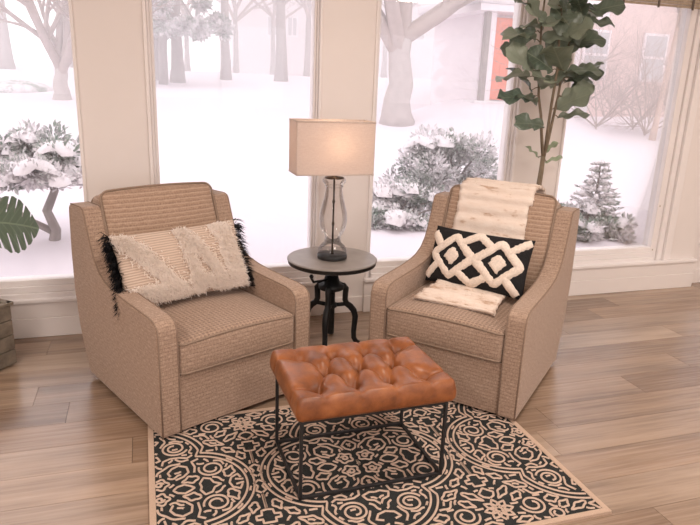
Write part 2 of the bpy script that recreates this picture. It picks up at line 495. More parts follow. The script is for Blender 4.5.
def window(n, x0, x1, z0, z1, yf, pane_x, casing=True):
    """frame pieces round one fixed pane; yf is the wall face"""
    r = empty('window_%d' % n, ((x0 + x1) / 2, yf, z0), 0, kind='structure')
    cx, cz = (x0 + x1) / 2, z0
    def bx(name, a, b, ya, yb, c, d, mat='paint_frame', bev=.004):
        return MB().box(a - cx, b - cx, ya, yb, c - cz, d - cz).build(name, M[mat], r, smooth=True, bevel=bev)
    pl, pr_ = pane_x
    zb, zt = z0 + .105 if casing else z0 + .03, z1 - .06
    # stepped stiles: outer jamb, mid bead, inner sash
    for s, xo, xi in ((1, x0, pl), (-1, x1, pr_)):
        t = (xi - xo)
        a = xo; b = xo + t * .38; c = xo + t * .66; d = xi
        for (u, v_, ya, yb_) in ((a, b, -.012, .12), (b, c, .012, .12), (c, d, .030, .12)):
            bx('stile', min(u, v_), max(u, v_), ya, yb_, z0, z1)
    t = zb - z0
    for (u, v_, ya) in ((0, .35, -.012), (.35, .68, .012), (.68, 1, .030)):
        bx('bottom_rail', pl, pr_, ya, .12, z0 + t * u, z0 + t * v_)
    bx('top_rail', pl, pr_, .012, .12, zt, z1)
    g = MB().box(pl - cx - .005, pr_ - cx + .005, .062, .066, zb - cz - .005, zt - cz + .005).build('pane', M['pane'], r, smooth=False)
    for xx in (pl - .02, pr_ + .02):
        for zz in (zb - .02, z0 + .42):
            k = MB().lathe([(.0, .004), (.005, .0035), (.007, 0)], 10).build('screw', M['screw'], r)
            k.rotation_euler = (R(90), 0, 0); k.location = (xx - cx, .031, zz - cz)
    return r
window(1, -1.36, -.33, ZS, ZT, WY, (-1.25, -.285))
window(2, .02, .99, ZS, ZT, WY, (.072, .953))
window(3, 1.31, 2.325, ZS, ZT, WY, (1.352, 2.276))
window(4, 2.665, 3.76, ZS, ZT, WY, (2.712, 3.60))
window(5, 4.10, 5.0, .30, ZT, WY + .06, (4.13, 4.97), False)
for n, (a, b) in enumerate(nx):
    r = empty('window_%d' % (6 + n), ((a + b) / 2, YB, .3), 0, kind='structure')
    h = (b - a) / 2
    for q in ((-h, -h + .06, 0, 2), (h - .06, h, 0, 2), (-h, h, 0, .06), (-h, h, 1.94, 2), (-.03, .03, .06, 1.94)):
        MB().box(q[0], q[1], -.1, -.02, q[2], q[3]).build('sash', M['paint_frame'], r, smooth=False)
    MB().box(-h + .06, h - .06, -.066, -.062, .06, 1.94).build('pane', M['pane'], r, smooth=False)

# apron panel and base under each window, standing proud of the columns
for n, (a, b) in enumerate([(-1.45, -.345), (.0, 1.02), (1.30, 2.34), (2.60, 4.0)]):
    t = empty('trim_%d' % (n + 1), ((a + b) / 2, WY, 0), 0, kind='structure')
    h = (b - a) / 2
    MB().box(-h, h, -.024, 0, .112, ZS - .012).build('apron_panel', M['paint'], t, bevel=.004)
    MB().box(-h, h, -.030, 0, 0, .112).build('base_board', M['paint'], t, bevel=.004)
    MB().box(-h, h, -.040, 0, ZS - .012, ZS + .012).build('stool', M['paint_frame'], t, bevel=.006, seg=3)
for n, (a, b) in enumerate([(-.345, .0), (1.02, 1.30), (2.34, 2.60)]):
    tag(MB().box(a, b, WY - .014, WY, 0, .105).build('baseboard_far', M['paint'], bevel=.004), kind='structure')
tag(MB().box(4.0, XR, WY + .045, WY + .06, 0, .105).build('baseboard_far', M['paint'], bevel=.004), kind='structure')

# added fill lamps: unseen square panels on the ceiling that brighten the room
k = 0
LWHERE = [a + ' fill panel added on the ceiling, ' + b for b in ('row by the near wall', 'middle row', 'row nearest the snowy windows') for a in ('left', 'centre', 'right')]
for yy in (-2.3, -.4, 1.7):
    for xx in (-1.6, 1.3, 4.2):
        t = empty('fill_light', (xx, yy, ZC), 0, 'unseen square ' + LWHERE[k], 'fill light', 'added fill panels')
        MB().box(-.33, .33, -.33, .33, -.035, 0).build('housing', M['paint_frame'], t, bevel=.006)
        MB().box(-.30, .30, -.30, .30, -.040, -.035).build('diffuser', M['fill_panel'], t, smooth=False)
        ld = bpy.data.lights.new('fill_lamp', 'AREA'); ld.shape = 'SQUARE'; ld.size = .58
        ld.energy = FILL_POWER; ld.color = (1, .885, .80)
        lo = bpy.data.objects.new('fill_lamp', ld); col.objects.link(lo); lo.parent = t; lo.location = (0, 0, -.045)
        k += 1

# ================================================================== OUTDOORS
def terr(x, y):
    base = -.1 + .058 * (min(y, 34) - 4.5) if y > 4.5 else -.1
    if y > 34: base += .004 * (y - 34)
    n = noise.noise(Vector((x * .35, y * .35, .7))) * .05 * min(1, max(0, (y - 4.5) / 6)) + noise.noise(Vector((x * .09, y * .09, 3))) * .10 * min(1, max(0, (y - 6) / 10))
    # bank of snow below the red door
    d = ((x - 8.6) / 2.2) ** 2 + ((y - 14.6) / 2.0) ** 2
    return base + n + .62 * math.exp(-d * d)
gm = MB()
ysl = [3.83 + .25 * i for i in range(24)] + [9.8 + .8 * i for i in range(40)] + [42 + 4 * i for i in range(14)]
xsl = [-40 + 2.0 * i for i in range(15)] + [-10 + .4 * i for i in range(75)] + [20.0 + 2.5 * i for i in range(20)]
nxg = len(xsl)
gm.add([(x, y, terr(x, y)) for y in ysl for x in xsl],
       [(j * nxg + i, j * nxg + i + 1, (j + 1) * nxg + i + 1, (j + 1) * nxg + i) for j in range(len(ysl) - 1) for i in range(nxg - 1)])
tag(gm.build('snow_ground', M['snow']), 'smooth untouched snow covering the yard', 'snow', kind='stuff')
tag(MB().box(-25, 30, -40, -3.75, -.3, -.15).build('snow_ground', M['snow'], smooth=False), 'flat snow behind the house', 'snow', kind='stuff')

def bare_tree(name, x, y, h, r, label, seed, fork=.35, depth=5, spread=.55, bark='bark', twig='twig', lean=(0, 0), forks=None, zoff=-.1, nmain=7, group=None):
    rnd = random.Random(seed)
    root = empty(name, (x, y, terr(x, y) + zoff), 0, label, 'tree', group)
    tb = MB(); bb = MB()
    pts = []
    hh = h * fork
    n = 6
    for i in range(n + 1):
        t = i / n
        pts.append(Vector((lean[0] * t + rnd.uniform(-.12, .12) * r * (t > 0), lean[1] * t + rnd.uniform(-.12, .12) * r * (t > 0), hh * t)))
    rad = [r * (1.35 if i == 0 else 1.1 if i == 1 else 1) * (1 - .35 * i / n) for i in range(n + 1)]
    tb.tube(pts, rad, 10)
    def br(p, d, ln, rr, k):
        segs = 4
        q = [p]; cur = p.copy(); dd = d.copy()
        for i in range(segs):
            dd = (dd + Vector((rnd.uniform(-1, 1), rnd.uniform(-1, 1), rnd.uniform(-.4, .8))) * .16).normalized()
            cur = cur + dd * ln / segs; q.append(cur.copy())
        bb.tube(q, [rr * (1 - .55 * i / segs) for i in range(segs + 1)], 6 if k >= depth - 1 else 4, cap=False)
        if k <= 1: return
        for c in range(rnd.choice((3, 4)) if k < depth else 4):
            i = rnd.randint(1, segs)
            az = rnd.uniform(0, 2 * PI)
            side = dd.orthogonal().normalized(); side.rotate(Matrix.Rotation(az, 3, dd))
            nd = (dd * (1 - spread * .6) + side * spread + Vector((0, 0, .15))).normalized()
            br(q[i], nd, ln * rnd.uniform(.5, .78), rr * (1 - .5 * i / segs) * .62, k - 1)
    top = pts[-1]
    dirs = forks or [(math.cos(a) * spread * 1.3, math.sin(a) * spread * 1.3, rnd.uniform(.5, 1.2)) for a in [rnd.uniform(0, 2 * PI) + i * 2 * PI / nmain for i in range(nmain)]]
    for i, d in enumerate(dirs):
        st = pts[-1] if i % 2 == 0 else pts[-2]
        br(st.copy(), Vector(d).normalized(), h * (1 - fork) * rnd.uniform(.5, .75), r * .55, depth)
    tb.build('trunk', M[bark], root)
    tag(raw('branches', bb.v, bb.f, M[twig], root, True), kind='stuff')
    return root

bare_tree('bare_tree', -1.94, 18.1, 6.5, .22, 'pale spreading bare tree seen through the leftmost window', 3, .13, 5, .62, 'bark_big', 'twig', nmain=9)
bare_tree('bare_tree', .62, 27, 9, .21, 'slim dark-stemmed tree beside the first column, left of the evergreen bough', 4, .5, 4, .5, group='far row of trees')
bare_tree('bare_tree', 1.32, 26, 9, .24, 'thicker dark trunk under the evergreen bough, second window', 5, .5, 4, .5, group='far row of trees')
bare_tree('bare_tree', 3.39, 28, 10, .20, 'slender straight trunk in the middle of the second window', 6, .5, 4, .5, group='far row of trees')
bare_tree('bare_tree', 5.73, 28, 10, .24, 'straight trunk standing before the pale house windows', 7, .5, 4, .5, group='far row of trees')
bare_tree('bare_tree', 12.4, 24, 9, .24, 'thin trunk between the big tree and the red door', 8, .5, 4, .5, group='far row of trees')
bare_tree('bare_tree', 8.4, 34, 9, .2, 'hazy distant tree just left of the lamp column', 18, .4, 4, .5, group='far row of trees')
bare_tree('bare_tree', -5.2, 30, 9, .26, 'darker distant trunk at the far left edge', 19, .4, 5, .55, group='far row of trees')
bare_tree('bare_tree', -2.9, 33, 9, .24, 'hazy tree behind the pale spreading tree', 20, .35, 5, .55, group='far row of trees')
bare_tree('bare_tree', 17.5, 36, 9, .24, 'hazy tree behind the big pale trunk', 22, .35, 5, .55, group='far row of trees')
bare_tree('big_tree', 5.70, 14.2, 8.5, .345, 'massive pale trunk with furrowed bark right of the lamp', 9, .235, 5, .5, 'bark_big', 'twig', (-.02, 0),
          [(1.25, .1, .75), (-1.0, .2, 1.1), (.15, .3, 1.3), (-.3, -.5, 1.2), (1.5, .4, 1.0)])
bare_tree('bare_tree', 11.40, 12.3, 5.2, .065, 'thin brownish young tree near the right window edge', 10, .6, 4, .45, 'brownpost', 'twig', (.25, 0))
BUSH = ['leafless bush right of the red door', 'leafless bush below the tan house window', 'leafless bush left of the thin brownish tree', 'leafless bush at the far right of the fourth window', 'leafless bush between the fig and the tan house', 'small leafless bush at the foot of the tan house']
for i, (x, y, s) in enumerate(((9.9, 14.0, 21), (11.0, 15.0, 23), (12.3, 14.0, 24), (13.3, 13.4, 25), (10.5, 13.2, 26), (11.8, 13.0, 27))):
    bare_tree('bare_bush', x, y, 2.7, .034, BUSH[i], s, .06, 5, .7, 'twig', 'twig', nmain=9, group='leafless bushes by the tan house')
# more of the wood behind the yard
WOOD = ['far tree left of the first column', 'far tree above the shaggy pillow chair', 'far tree between the slender trunks', 'far tree behind the pale house corner', 'far tree behind the big trunk fork', 'far tree left of the porch roof', 'far tree at the outer left edge']
for i, (x, y, s) in enumerate(((-.6, 38, 51), (2.4, 37, 52), (4.9, 36, 53), (7.3, 38, 54), (13.8, 37, 55), (16.0, 33, 56), (-7.0, 36, 57))):
    bare_tree('wood_tree', x, y, 11, .16, WOOD[i], s, .3, 5, .6, 'bark', 'twig', nmain=6, group='wood behind the yard')

# evergreen shrubs: real needle sprays on branch clumps with snow lying on top
def shrub(name, c, size, label, seed, clumps, per=260, trunk=None, snow=.5, cat='shrub', clump_r=(.16, .28), spray=.05):
    rnd = random.Random(seed)
    root = empty(name, c, 0, label, cat)
    fv = []; ff = []; sb = MB(); stems = MB()
    cl = []
    for i in range(clumps):
        while True:
            p = Vector((rnd.uniform(-1, 1), rnd.uniform(-1, 1), rnd.uniform(-.2, 1)))
            if p.length < 1 and p.length > .35: break
        q = Vector((p.x * size[0], p.y * size[1], max(.05, p.z) * size[2]))
        cl.append((q, rnd.uniform(*clump_r) * min(1.2, max(size) * 1.1)))
    for q, rr in cl:
        b0 = Vector((q.x * .15, q.y * .15, q.z * .2)) if trunk is None else Vector(trunk)
        stems.tube([b0, b0.lerp(q, .5) + Vector((0, 0, .05)), q], [.016, .012, .006], 5, cap=False)
        for k in range(per):
            d = Vector((rnd.gauss(0, 1), rnd.gauss(0, 1), rnd.gauss(0, .8)))
            if d.length < .01: continue
            d.normalize()
            p = q + d * rr * rnd.uniform(.3, 1) ** .6 * (1 if d.z > 0 else .7)
            if p.z < 0: continue
            g = (d + Vector((rnd.uniform(-.6, .6), rnd.uniform(-.6, .6), rnd.uniform(-.2, .7)))).normalized()
            s = g.orthogonal().normalized(); s.rotate(Matrix.Rotation(rnd.uniform(0, 6.28), 3, g))
            L = spray * rnd.uniform(.7, 1.5); W = L * .22
            o = len(fv)
            fv += [p - s * W * .3, p + s * W * .3, p + g * L * .5 + s * W, p + g * L, p + g * L * .5 - s * W]
            ff.append((o, o + 1, o + 2, o + 3, o + 4))
        if rnd.random() < snow:
            # lump of snow on the clump
            n = 10; ph = rnd.uniform(0, 9)
            def fn(u, v_, q=q, rr=rr, ph=ph):
                a = u * 2 * PI; t = v_
                rad = rr * 1.0 * math.sin(t * PI * .5) * (1 + .28 * math.sin(a * 3 + ph) + .16 * math.sin(a * 5 + ph * 2))
                return (q.x + rad * math.cos(a), q.y + rad * math.sin(a), q.z + rr * (.42 + .40 * math.cos(t * PI * .5)) - .25 * rad * rad / rr)
            sb.grid(fn, 14, 6, closeu=True)
    tag(raw('needles', fv, ff, M['needle'], root), kind='stuff')
    tag(stems.build('stems', M['bark'], root), kind='stuff')
    if sb.v: tag(sb.build('snow_cover', M['snow_cap'], root), kind='stuff')
    return root

shrub('evergreen_shrub', (3.75, 7.4, terr(3.75, 7.4) - .02), (.78, .6, .82), 'large snow-dusted evergreen shrub behind the right armchair', 31, 46, 330, snow=.35)
shrub('evergreen_shrub', (2.62, 6.3, terr(2.62, 6.3) - .02), (.58, .5, .36), 'low snow-covered shrub beside the table lamp column', 32, 30, 240, snow=.6)
sr = shrub('snowy_pine', (-.82, 6.0, terr(-.82, 6.0) - .02), (.55, .5, .42), 'small snow-laden pine with bent trunk, leftmost window', 33, 30, 200, trunk=(0, 0, -.06), snow=.9)
sr.location.z += .56
MB().tube([(0, 0, -.62), (.03, 0, -.45), (-.03, .02, -.28), (.05, 0, -.1), (0, 0, .1)], [.055, .045, .04, .035, .02], 8).build('trunk', M['bark'], sr)
MB().tube([(.03, 0, -.48), (-.15, .03, -.38), (-.36, .02, -.22), (-.5, 0, -.02)], [.035, .03, .025, .015], 8).build('limb', M['bark'], sr)
# small spruce, tiers of boughs
def spruce(x, y, h, rmax, label, seed):
    rnd = random.Random(seed)
    root = empty('young_spruce', (x, y, terr(x, y) - .02), 0, label, 'tree')
    MB().tube([(0, 0, 0), (0, 0, h * .5), (0, 0, h)], [.03, .018, .004], 8).build('trunk', M['bark'], root)
    fv = []; ff = []; sv = MB()
    tiers = 11
    for t in range(tiers):
        z = h * (.06 + .88 * t / (tiers - 1)); rad = rmax * (1 - t / tiers) ** .9 + .03
        nb_ = 11 if t < 7 else 7
        for b in range(nb_):
            a = 2 * PI * b / nb_ + t * .6 + rnd.uniform(-.2, .2)
            L = rad * rnd.uniform(.75, 1.1)
            d = Vector((math.cos(a), math.sin(a), 0))
            for k in range(26):
                u = rnd.uniform(.1, 1)
                p = Vector((0, 0, z)) + d * L * u + Vector((0, 0, -.10 * L * u + .22 * L * u * u))
                g = (d * .8 + Vector((rnd.uniform(-.8, .8), rnd.uniform(-.8, .8), rnd.uniform(-.2, .5)))).normalized()
                s = g.orthogonal().normalized(); s.rotate(Matrix.Rotation(rnd.uniform(0, 6.28), 3, g))
                ln = .055 * rnd.uniform(.6, 1.2); o = len(fv)
                fv += [p - s * .004, p + s * .004, p + g * ln * .5 + s * .008, p + g * ln, p + g * ln * .5 - s * .008]
                ff.append((o, o + 1, o + 2, o + 3, o + 4))
            if rnd.random() < .6:
                p0 = Vector((0, 0, z + .012)) + d * L * .3; p1 = Vector((0, 0, z + .015 + .06 * L)) + d * L * .85
                sv.tube([p0, p0.lerp(p1, .5) + Vector((0, 0, .008)), p1], [.012, .026, .008], 6)
    tag(raw('needles', fv, ff, M['needle'], root), kind='stuff')
    tag(sv.build('snow_cover', M['snow_cap'], root), kind='stuff')
spruce(4.62, 5.65, .78, .34, 'young snow-dusted spruce outside the fourth window', 41)
shrub('evergreen_shrub', (4.45, 5.5, terr(4.45, 5.5) - .02), (.46, .35, .30), 'low snowy shrub at the foot of the young spruce', 34, 18, 240, snow=.7)
# tall pine whose boughs hang into the second window
tp = shrub('tall_pine', (.75, 24.5, terr(.75, 24.5)), (2.3, 1.8, 4.2), 'dark evergreen with drooping boughs at the top of the second window', 35, 60, 170, trunk=(0, 0, 2.2), snow=.45, cat='tree', clump_r=(.10, .16), spray=.26)
for c_ in tp.children: c_.location.z += 1.7
MB().tube([(0, 0, 0), (.03, 0, 2), (0, 0, 4.4)], [.17, .15, .08], 8).build('trunk', M['bark'], tp)
# boulder under snow
rk = MB()
rk.grid(lambda u, v_: (.95 * math.sin(v_ * PI) * math.cos(u * 2 * PI) * (1 + .15 * math.sin(u * 19)), .7 * math.sin(v_ * PI) * math.sin(u * 2 * PI),   .25 * math.cos(v_ * PI) * (1 + .1 * math.sin(u * 13))), 20, 12, closeu=True)
o = rk.build('boulder', M['needle']); o.location = (-3.4, 20.5, terr(-3.4, 20.5) + .02)
tag(o, 'low grey boulder on the snow at the far left', 'boulder')

# pale house far behind the trees
hs = empty('far_house', (14, 42, terr(14, 42)), 0, 'pale far house with dark windows behind the trees', 'house')
MB().box(-8.5, 12, 0, 7, -.3, 5.2).build('siding', M['siding'], hs, smooth=False)
MB().add([(-9, -.6, 5.1), (12.5, -.6, 5.1), (12.5, 7.6, 5.1), (-9, 7.6, 5.1), (-9, 3.5, 7.6), (12.5, 3.5, 7.6)], [(0, 1, 5, 4), (2, 3, 4, 5), (0, 4, 3), (1, 2, 5), (0, 3, 2, 1)]).build('roof', M['roof'], hs, smooth=False)
for i, (xa, xb, za, zb) in enumerate(((7.75, 8.26, 2.35, 3.4), (9.02, 9.55, 2.4, 3.45), (21.3, 22.7, 2.75, 3.95), (17.3, 18.4, 2.6, 3.8))):
    f = MB().box(xa - .1 - 14, xb + .1 - 14, -.08, 0, za - .1, zb + .1).build('window', M['roof'], hs, smooth=False)
    MB().box(xa - 14, xb - 14, -.10, -.08, za, zb).build('window_pane', M['farglass'], f, smooth=False)
    MB().box((xa + xb) / 2 - .03 - 14, (xa + xb) / 2 + .03 - 14, -.12, -.10, za, zb).build('mullion', M['roof'], f, smooth=False)

# entrance with the coral red door
en = empty('porch_entrance', (8.6, 14.6, 1.08), 0, 'white porch corner with coral red door and snowy roof', 'porch')
MB().box(-.55, 2.4, .25, 3.0, -.6, 2.05).build('wall', M['siding'], en, smooth=False)
MB().box(-.22, 1.0, .17, .25, .02, 1.98).build('door', M['red'], en, smooth=False, bevel=.01)
for za in (.2, 1.1):
    MB().box(.0, .8, .15, .17, za, za + .7).build('door_panel', M['red'], en, smooth=False, bevel=.008)
MB().box(-.40, -.24, .10, .25, -.02, 2.05).build('door_casing', M['siding'], en, smooth=False)
MB().box(-.72, -.60, -.28, -.12, -.6, 2.05).build('porch_post', M['bark'], en, smooth=False, bevel=.008)
MB().box(-.58, -.44, -.24, -.14, -.6, 2.05).build('porch_post', M['siding'], en, smooth=False, bevel=.008)
MB().box(-1.0, 2.6, -.45, 3.2, 2.05, 2.20).build('roof', M['siding'], en, smooth=False)
MB().box(-1.05, 2.65, -.5, 3.25, 2.20, 2.46).build('roof_snow', M['snow_cap'], en, bevel=.1, seg=4)
MB().box(-.9, 2.4, -.35, .3, -.6, 0).build('step', M['snow_cap'], en, bevel=.03)

# tan house behind the fourth window
th = empty('tan_house', (15.5, 17.6, terr(15.5, 17.6)), 0, 'tan house wall behind the leafless bushes, fourth window', 'house')
MB().box(-4.6, 8, 0, 6, -.3, 5.2).build('wall', M['tan_wall'], th, smooth=False)
for xa, za in ((-2.35, 1.2), (-.1, 1.2), (2.2, 1.2)):
    f = MB().box(xa - .08, xa + .88, -.07, 0, za - .08, za + 1.4).build('window', M['siding'], th, smooth=False)
    MB().box(xa, xa + .8, -.09, -.07, za, za + .62).build('window_pane', M['farglass'], f, smooth=False)
    MB().box(xa, xa + .8, -.09, -.07, za + .70, za + 1.32).build('window_pane', M['farglass'], f, smooth=False)
MB().box(-4.9, 8.3, -.5, 6.4, 5.2, 5.5).build('roof', M['roof'], th, smooth=False)

# winter haze hanging over the yard
hz = MB().box(-40, 60, 4.2, 75, -3, 7.5).build('winter_haze', None, smooth=False)
m, nt, bs = newmat('winter_haze'); nt.nodes.remove(bs)
vsn = N(nt, 'ShaderNodeVolumeScatter'); vsn.inputs['Color'].default_value = (1.0, .985, .99, 1); vsn.inputs['Density'].default_value = HAZE; vsn.inputs['Anisotropy'].default_value = .0
nt.links.new(vsn.outputs[0], nt.nodes['Material Output'].inputs['Volume'])
hz.data.materials.clear(); hz.data.materials.append(m)
tag(hz, 'pale winter haze over the snowy yard', 'haze', kind='stuff')
scene.cycles.volume_bounces = 2

# ================================================================== ARMCHAIRS
def clampv(x, a): return max(-a, min(a, x))
def rbox(hx, hy, hz, r, n=14, disp=None):
    """rounded cushion block centred on the origin"""
    mb = MB()
    def ring(m):
        # sample positions denser near the edges
        out = []
        for i in range(m + 1):
            t = -1 + 2 * i / m
            out.append(math.copysign(1 - (1 - abs(t)) ** 1.5, t))
        return out
    g = ring(n)
    def place(p):
        q = Vector((clampv(p.x, hx - r), clampv(p.y, hy - r), clampv(p.z, hz - r)))
        d = p - q
        if d.length > 1e-9: p = q + d.normalized() * r
        return disp(p) if disp else p
    for ax in range(3):
        for sg in (-1, 1):
            vs = []
            for b in g:
                for a in g:
                    c = [0, 0, 0]; c[ax] = sg; c[(ax + 1) % 3] = a; c[(ax + 2) % 3] = b
                    vs.append(place(Vector((c[0] * hx, c[1] * hy, c[2] * hz))))
            m = n + 1
            mb.add(vs, [(j * m + i, j * m + i + 1, (j + 1) * m + i + 1, (j + 1) * m + i) for j in range(n) for i in range(n)])
    return mb

CW, TA = .754, .088
ARM = [(0, .022), (.0, .30), (.002, .470), (.012, .502), (.035, .519), (.08, .527), (.2, .531), (.32, .535), (.42, .543), (.50, .558), (.565, .588), (.612, .635), (.645, .695), (.675, .768), (.700, .835), (.712, .850), (.735, .856),
       (.860, .852), (.884, .842), (.892, .82), (.905, .62), (.903, .42), (.872, .24), (.815, .10), (.775, .022)]

def make_chair():
    ch = empty('armchair', (0, 0, 0))
    for s, xa in ((0, 0), (1, CW - TA)):
        m = MB(); n = len(ARM)
        vs = [(xa, y, z) for y, z in ARM] + [(xa + TA, y, z) for y, z in ARM]
        fs = [tuple(range(n)), tuple(range(2 * n - 1, n - 1, -1))] + [(i, n + i, n + (i + 1) % n, (i + 1) % n) for i in range(n)]
        m.add(vs, fs)
        a = m.build('arm', M['fab_side'], ch, bevel=.012, seg=3)
        for xx in (xa + .004, xa + TA - .004):
            pts = [(xx, y - .001 if i < 3 else y, z) for i, (y, z) in enumerate(ARM[:18])]
            # slightly inside the rounded edge
            MB().tube([(p[0], p[1] + .002, p[2] - .002 if i > 2 else p[2]) for i, p in enumerate(pts)], .0034, 6).build('seam', M['seam'], a)
    # front apron below the seat
    fa = MB().box(TA, CW - TA, .012, .05, .022, .275).build('front_apron', M['fab_front'], ch, bevel=.006)
    # back shell
    bs_ = MB()
    pr = [(.700, .40), (.770, .80), (.782, .846), (.86, .846), (.888, .82), (.902, .62), (.900, .42), (.868, .24), (.810, .10), (.770, .022), (.70, .022)]
    n = len(pr)
    bs_.add([(TA, y, z) for y, z in pr] + [(CW - TA, y, z) for y, z in pr],
            [tuple(range(n)), tuple(range(2 * n - 1, n - 1, -1))] + [(i, n + i, n + (i + 1) % n, (i + 1) % n) for i in range(n)])
    bs_.build('back_shell', M['fab_front'], ch, bevel=.01)
    MB().box(TA, CW - TA, .05, .71, .10, .262).build('seat_deck', M['fab_front'], ch, bevel=.004)
    # seat cushion
    hx, hy, hz, r = (CW - 2 * TA) / 2 - .002, .315, .071, .022
    c0 = Vector((CW / 2, .310, .347))
    crown = lambda x, y: .030 * (1 - .92 * (x / hx) ** 2) * (1 - .55 * (y / hy) ** 2)
    def disp(p):
        t = max(0, p.z / hz)
        k = crown(p.x, p.y)
        if p.y < -hy + r * 1.2: p = Vector((p.x, p.y - .010 * (1 - (p.x / hx) ** 2) * (1 - (p.z / hz) ** 2), p.z))
        if p.z > 0: return Vector((p.x, p.y, p.z + k * min(1, t)))
        return p
    sc_ = rbox(hx, hy, hz, r, 18, disp)
    sc_.v = [tuple(Vector(v_) + c0) for v_ in sc_.v]
    seat = sc_.build('seat_cushion', M['fab_top'], ch, weld=True)
    def loop(z, zf):
        pts = []
        for cx_, cy_, a0 in ((1, -1, -90), (1, 1, 0), (-1, 1, 90), (-1, -1, 180)):
            for k in range(5):
                a = R(a0 + 90 * k / 4)
                pts.append((cx_ * (hx - .03) + .03 * math.cos(a), cy_ * (hy - .03) + .03 * math.sin(a)))
        out = []
        for i in range(len(pts)):
            p, q = pts[i], pts[(i + 1) % len(pts)]
            m_ = 8 if math.dist(p, q) > .1 else 1
            for k in range(m_):
                x = p[0] + (q[0] - p[0]) * k / m_; y = p[1] + (q[1] - p[1]) * k / m_
                out.append(Vector((x, y, z + (crown(x, y) if zf else 0))) + c0)
        return out
    MB().tube(loop(hz - .010, True), .0052, 6, closed=True).build('piping', M['piping'], seat)
    MB().tube(loop(-hz + .008, False), .0052, 6, closed=True).build('piping', M['piping'], seat)
    # back cushion, tilted
    til = .35
    bx_, by_, bz_ = (CW - 2 * TA) / 2 - .002, .070, .262
    def dispb(p):
        if p.y < 0:
            p = Vector((p.x, p.y - .028 * (1 - .9 * (p.x / bx_) ** 2) * (1 - .8 * (p.z / bz_) ** 2), p.z))
        if p.z > bz_ * .5:
            p = Vector((p.x, p.y, p.z + .010 * (1 - (p.x / bx_) ** 2)))
        return p
    bc = rbox(bx_, by_, bz_, .03, 18, dispb)
    T = Matrix.Translation((CW / 2, .700, .648)) @ Matrix.Rotation(-til, 4, 'X')
    bc.v = [tuple(T @ Vector(v_)) for v_ in bc.v]
    back = bc.build('back_cushion', M['fab_back'], ch, weld=True)
    for yy in (-by_ + .008, by_ - .008):
        out = []
        pts = []
        for cx_, cz_, a0 in ((1, -1, -90), (1, 1, 0), (-1, 1, 90), (-1, -1, 180)):
            for k in range(6):
                a = R(a0 + 90 * k / 5)
                pts.append((cx_ * (bx_ - .04) + .04 * math.cos(a), cz_ * (bz_ - .04) + .04 * math.sin(a)))
        for i in range(len(pts)):
            p, q = pts[i], pts[(i + 1) % len(pts)]
            m_ = 8 if math.dist(p, q) > .1 else 1
            for k in range(m_):
                x = p[0] + (q[0] - p[0]) * k / m_; z = p[1] + (q[1] - p[1]) * k / m_
                if z > bz_ * .5: z += .010 * (1 - (x / bx_) ** 2)
                out.append(T @ Vector((x, yy, z)))
        MB().tube(out, .0052, 6, closed=True).build('piping', M['piping'], back)
    MB().lathe([(.13, 0), (.13, .012), (.06, .018), (.06, .11), (.0, .11)], 28, (CW / 2, .42, 0)).build('swivel_base', M['black_metal'], ch)
    return ch

LCH = (.008, 2.375, 0, R(24.318)); RCH = (.998, 2.713, 0, R(-47.92))
chair = make_chair()
chair.location = LCH[:3]; chair.rotation_euler.z = LCH[3]
tag(chair, 'tan woven armchair holding the shaggy cream pillow', 'armchair', 'pair of matching tan armchairs')
chair2 = copy_tree(chair)
chair2.location = RCH[:3]; chair2.rotation_euler.z = RCH[3]
tag(chair2, 'tan woven armchair with fur throw and black patterned pillow', 'armchair')
def chmat(c): return Matrix.Translation(c[:3]) @ Matrix.Rotation(c[3], 4, 'Z')

# ------------------------------------------------------------------ fuzz
def strands(n, fn, rnd, lmin, lmax, wd, droop=.3):
    """n thin two-segment ribbons; fn(rnd) -> (point, normal, tangent hint) or None"""
    vs = []; fs = []
    for _ in range(n):
        q = fn(rnd)
        if q is None: continue
        p, nrm, tan = q
        L = rnd.uniform(lmin, lmax)
        d = (nrm * rnd.uniform(.3, 1) + tan * rnd.uniform(.2, 1) + Vector((rnd.gauss(0, .5), rnd.gauss(0, .5), rnd.gauss(0, .5)))).normalized()
        s = d.cross(nrm + Vector((.01, .02, .03)))
        s = s.normalized() * wd if s.length > 1e-6 else Vector((wd, 0, 0))
        m_ = p + d * L * .5; e = m_ + (d + tan * droop + Vector((rnd.gauss(0, .35), rnd.gauss(0, .35), rnd.gauss(0, .35)))).normalized() * L * .5
        o = len(vs)
        vs += [p - s, p + s, m_ + s, m_ - s, e]
        fs += [(o, o + 1, o + 2, o + 3), (o + 3, o + 2, o + 4)]
    return vs, fs

def pillow_fn(w_, h_, T_):
    def f(s, t, side):
        e = max(0.0, (1 - s * s) * (1 - t * t)) ** .42
        x = w_ / 2 * s * (1 - .035 * (1 - t * t) * abs(s) ** 3)
        z = h_ / 2 * t * (1 - .06 * (1 - s * s) * abs(t) ** 3)
        return Vector((x, side * T_ * e, z))
    return f
def pillow_body(f, mat, parent, nm='cover', nu=34, nv=22):
    mb = MB()
    c = lambda u: math.sin((u - .5) * PI)
    for sd in (-1, 1):
        mb.grid(lambda u, v_, sd=sd: f(c(u), c(v_), sd), nu, nv)
    return mb.build(nm, mat, parent, weld=True)

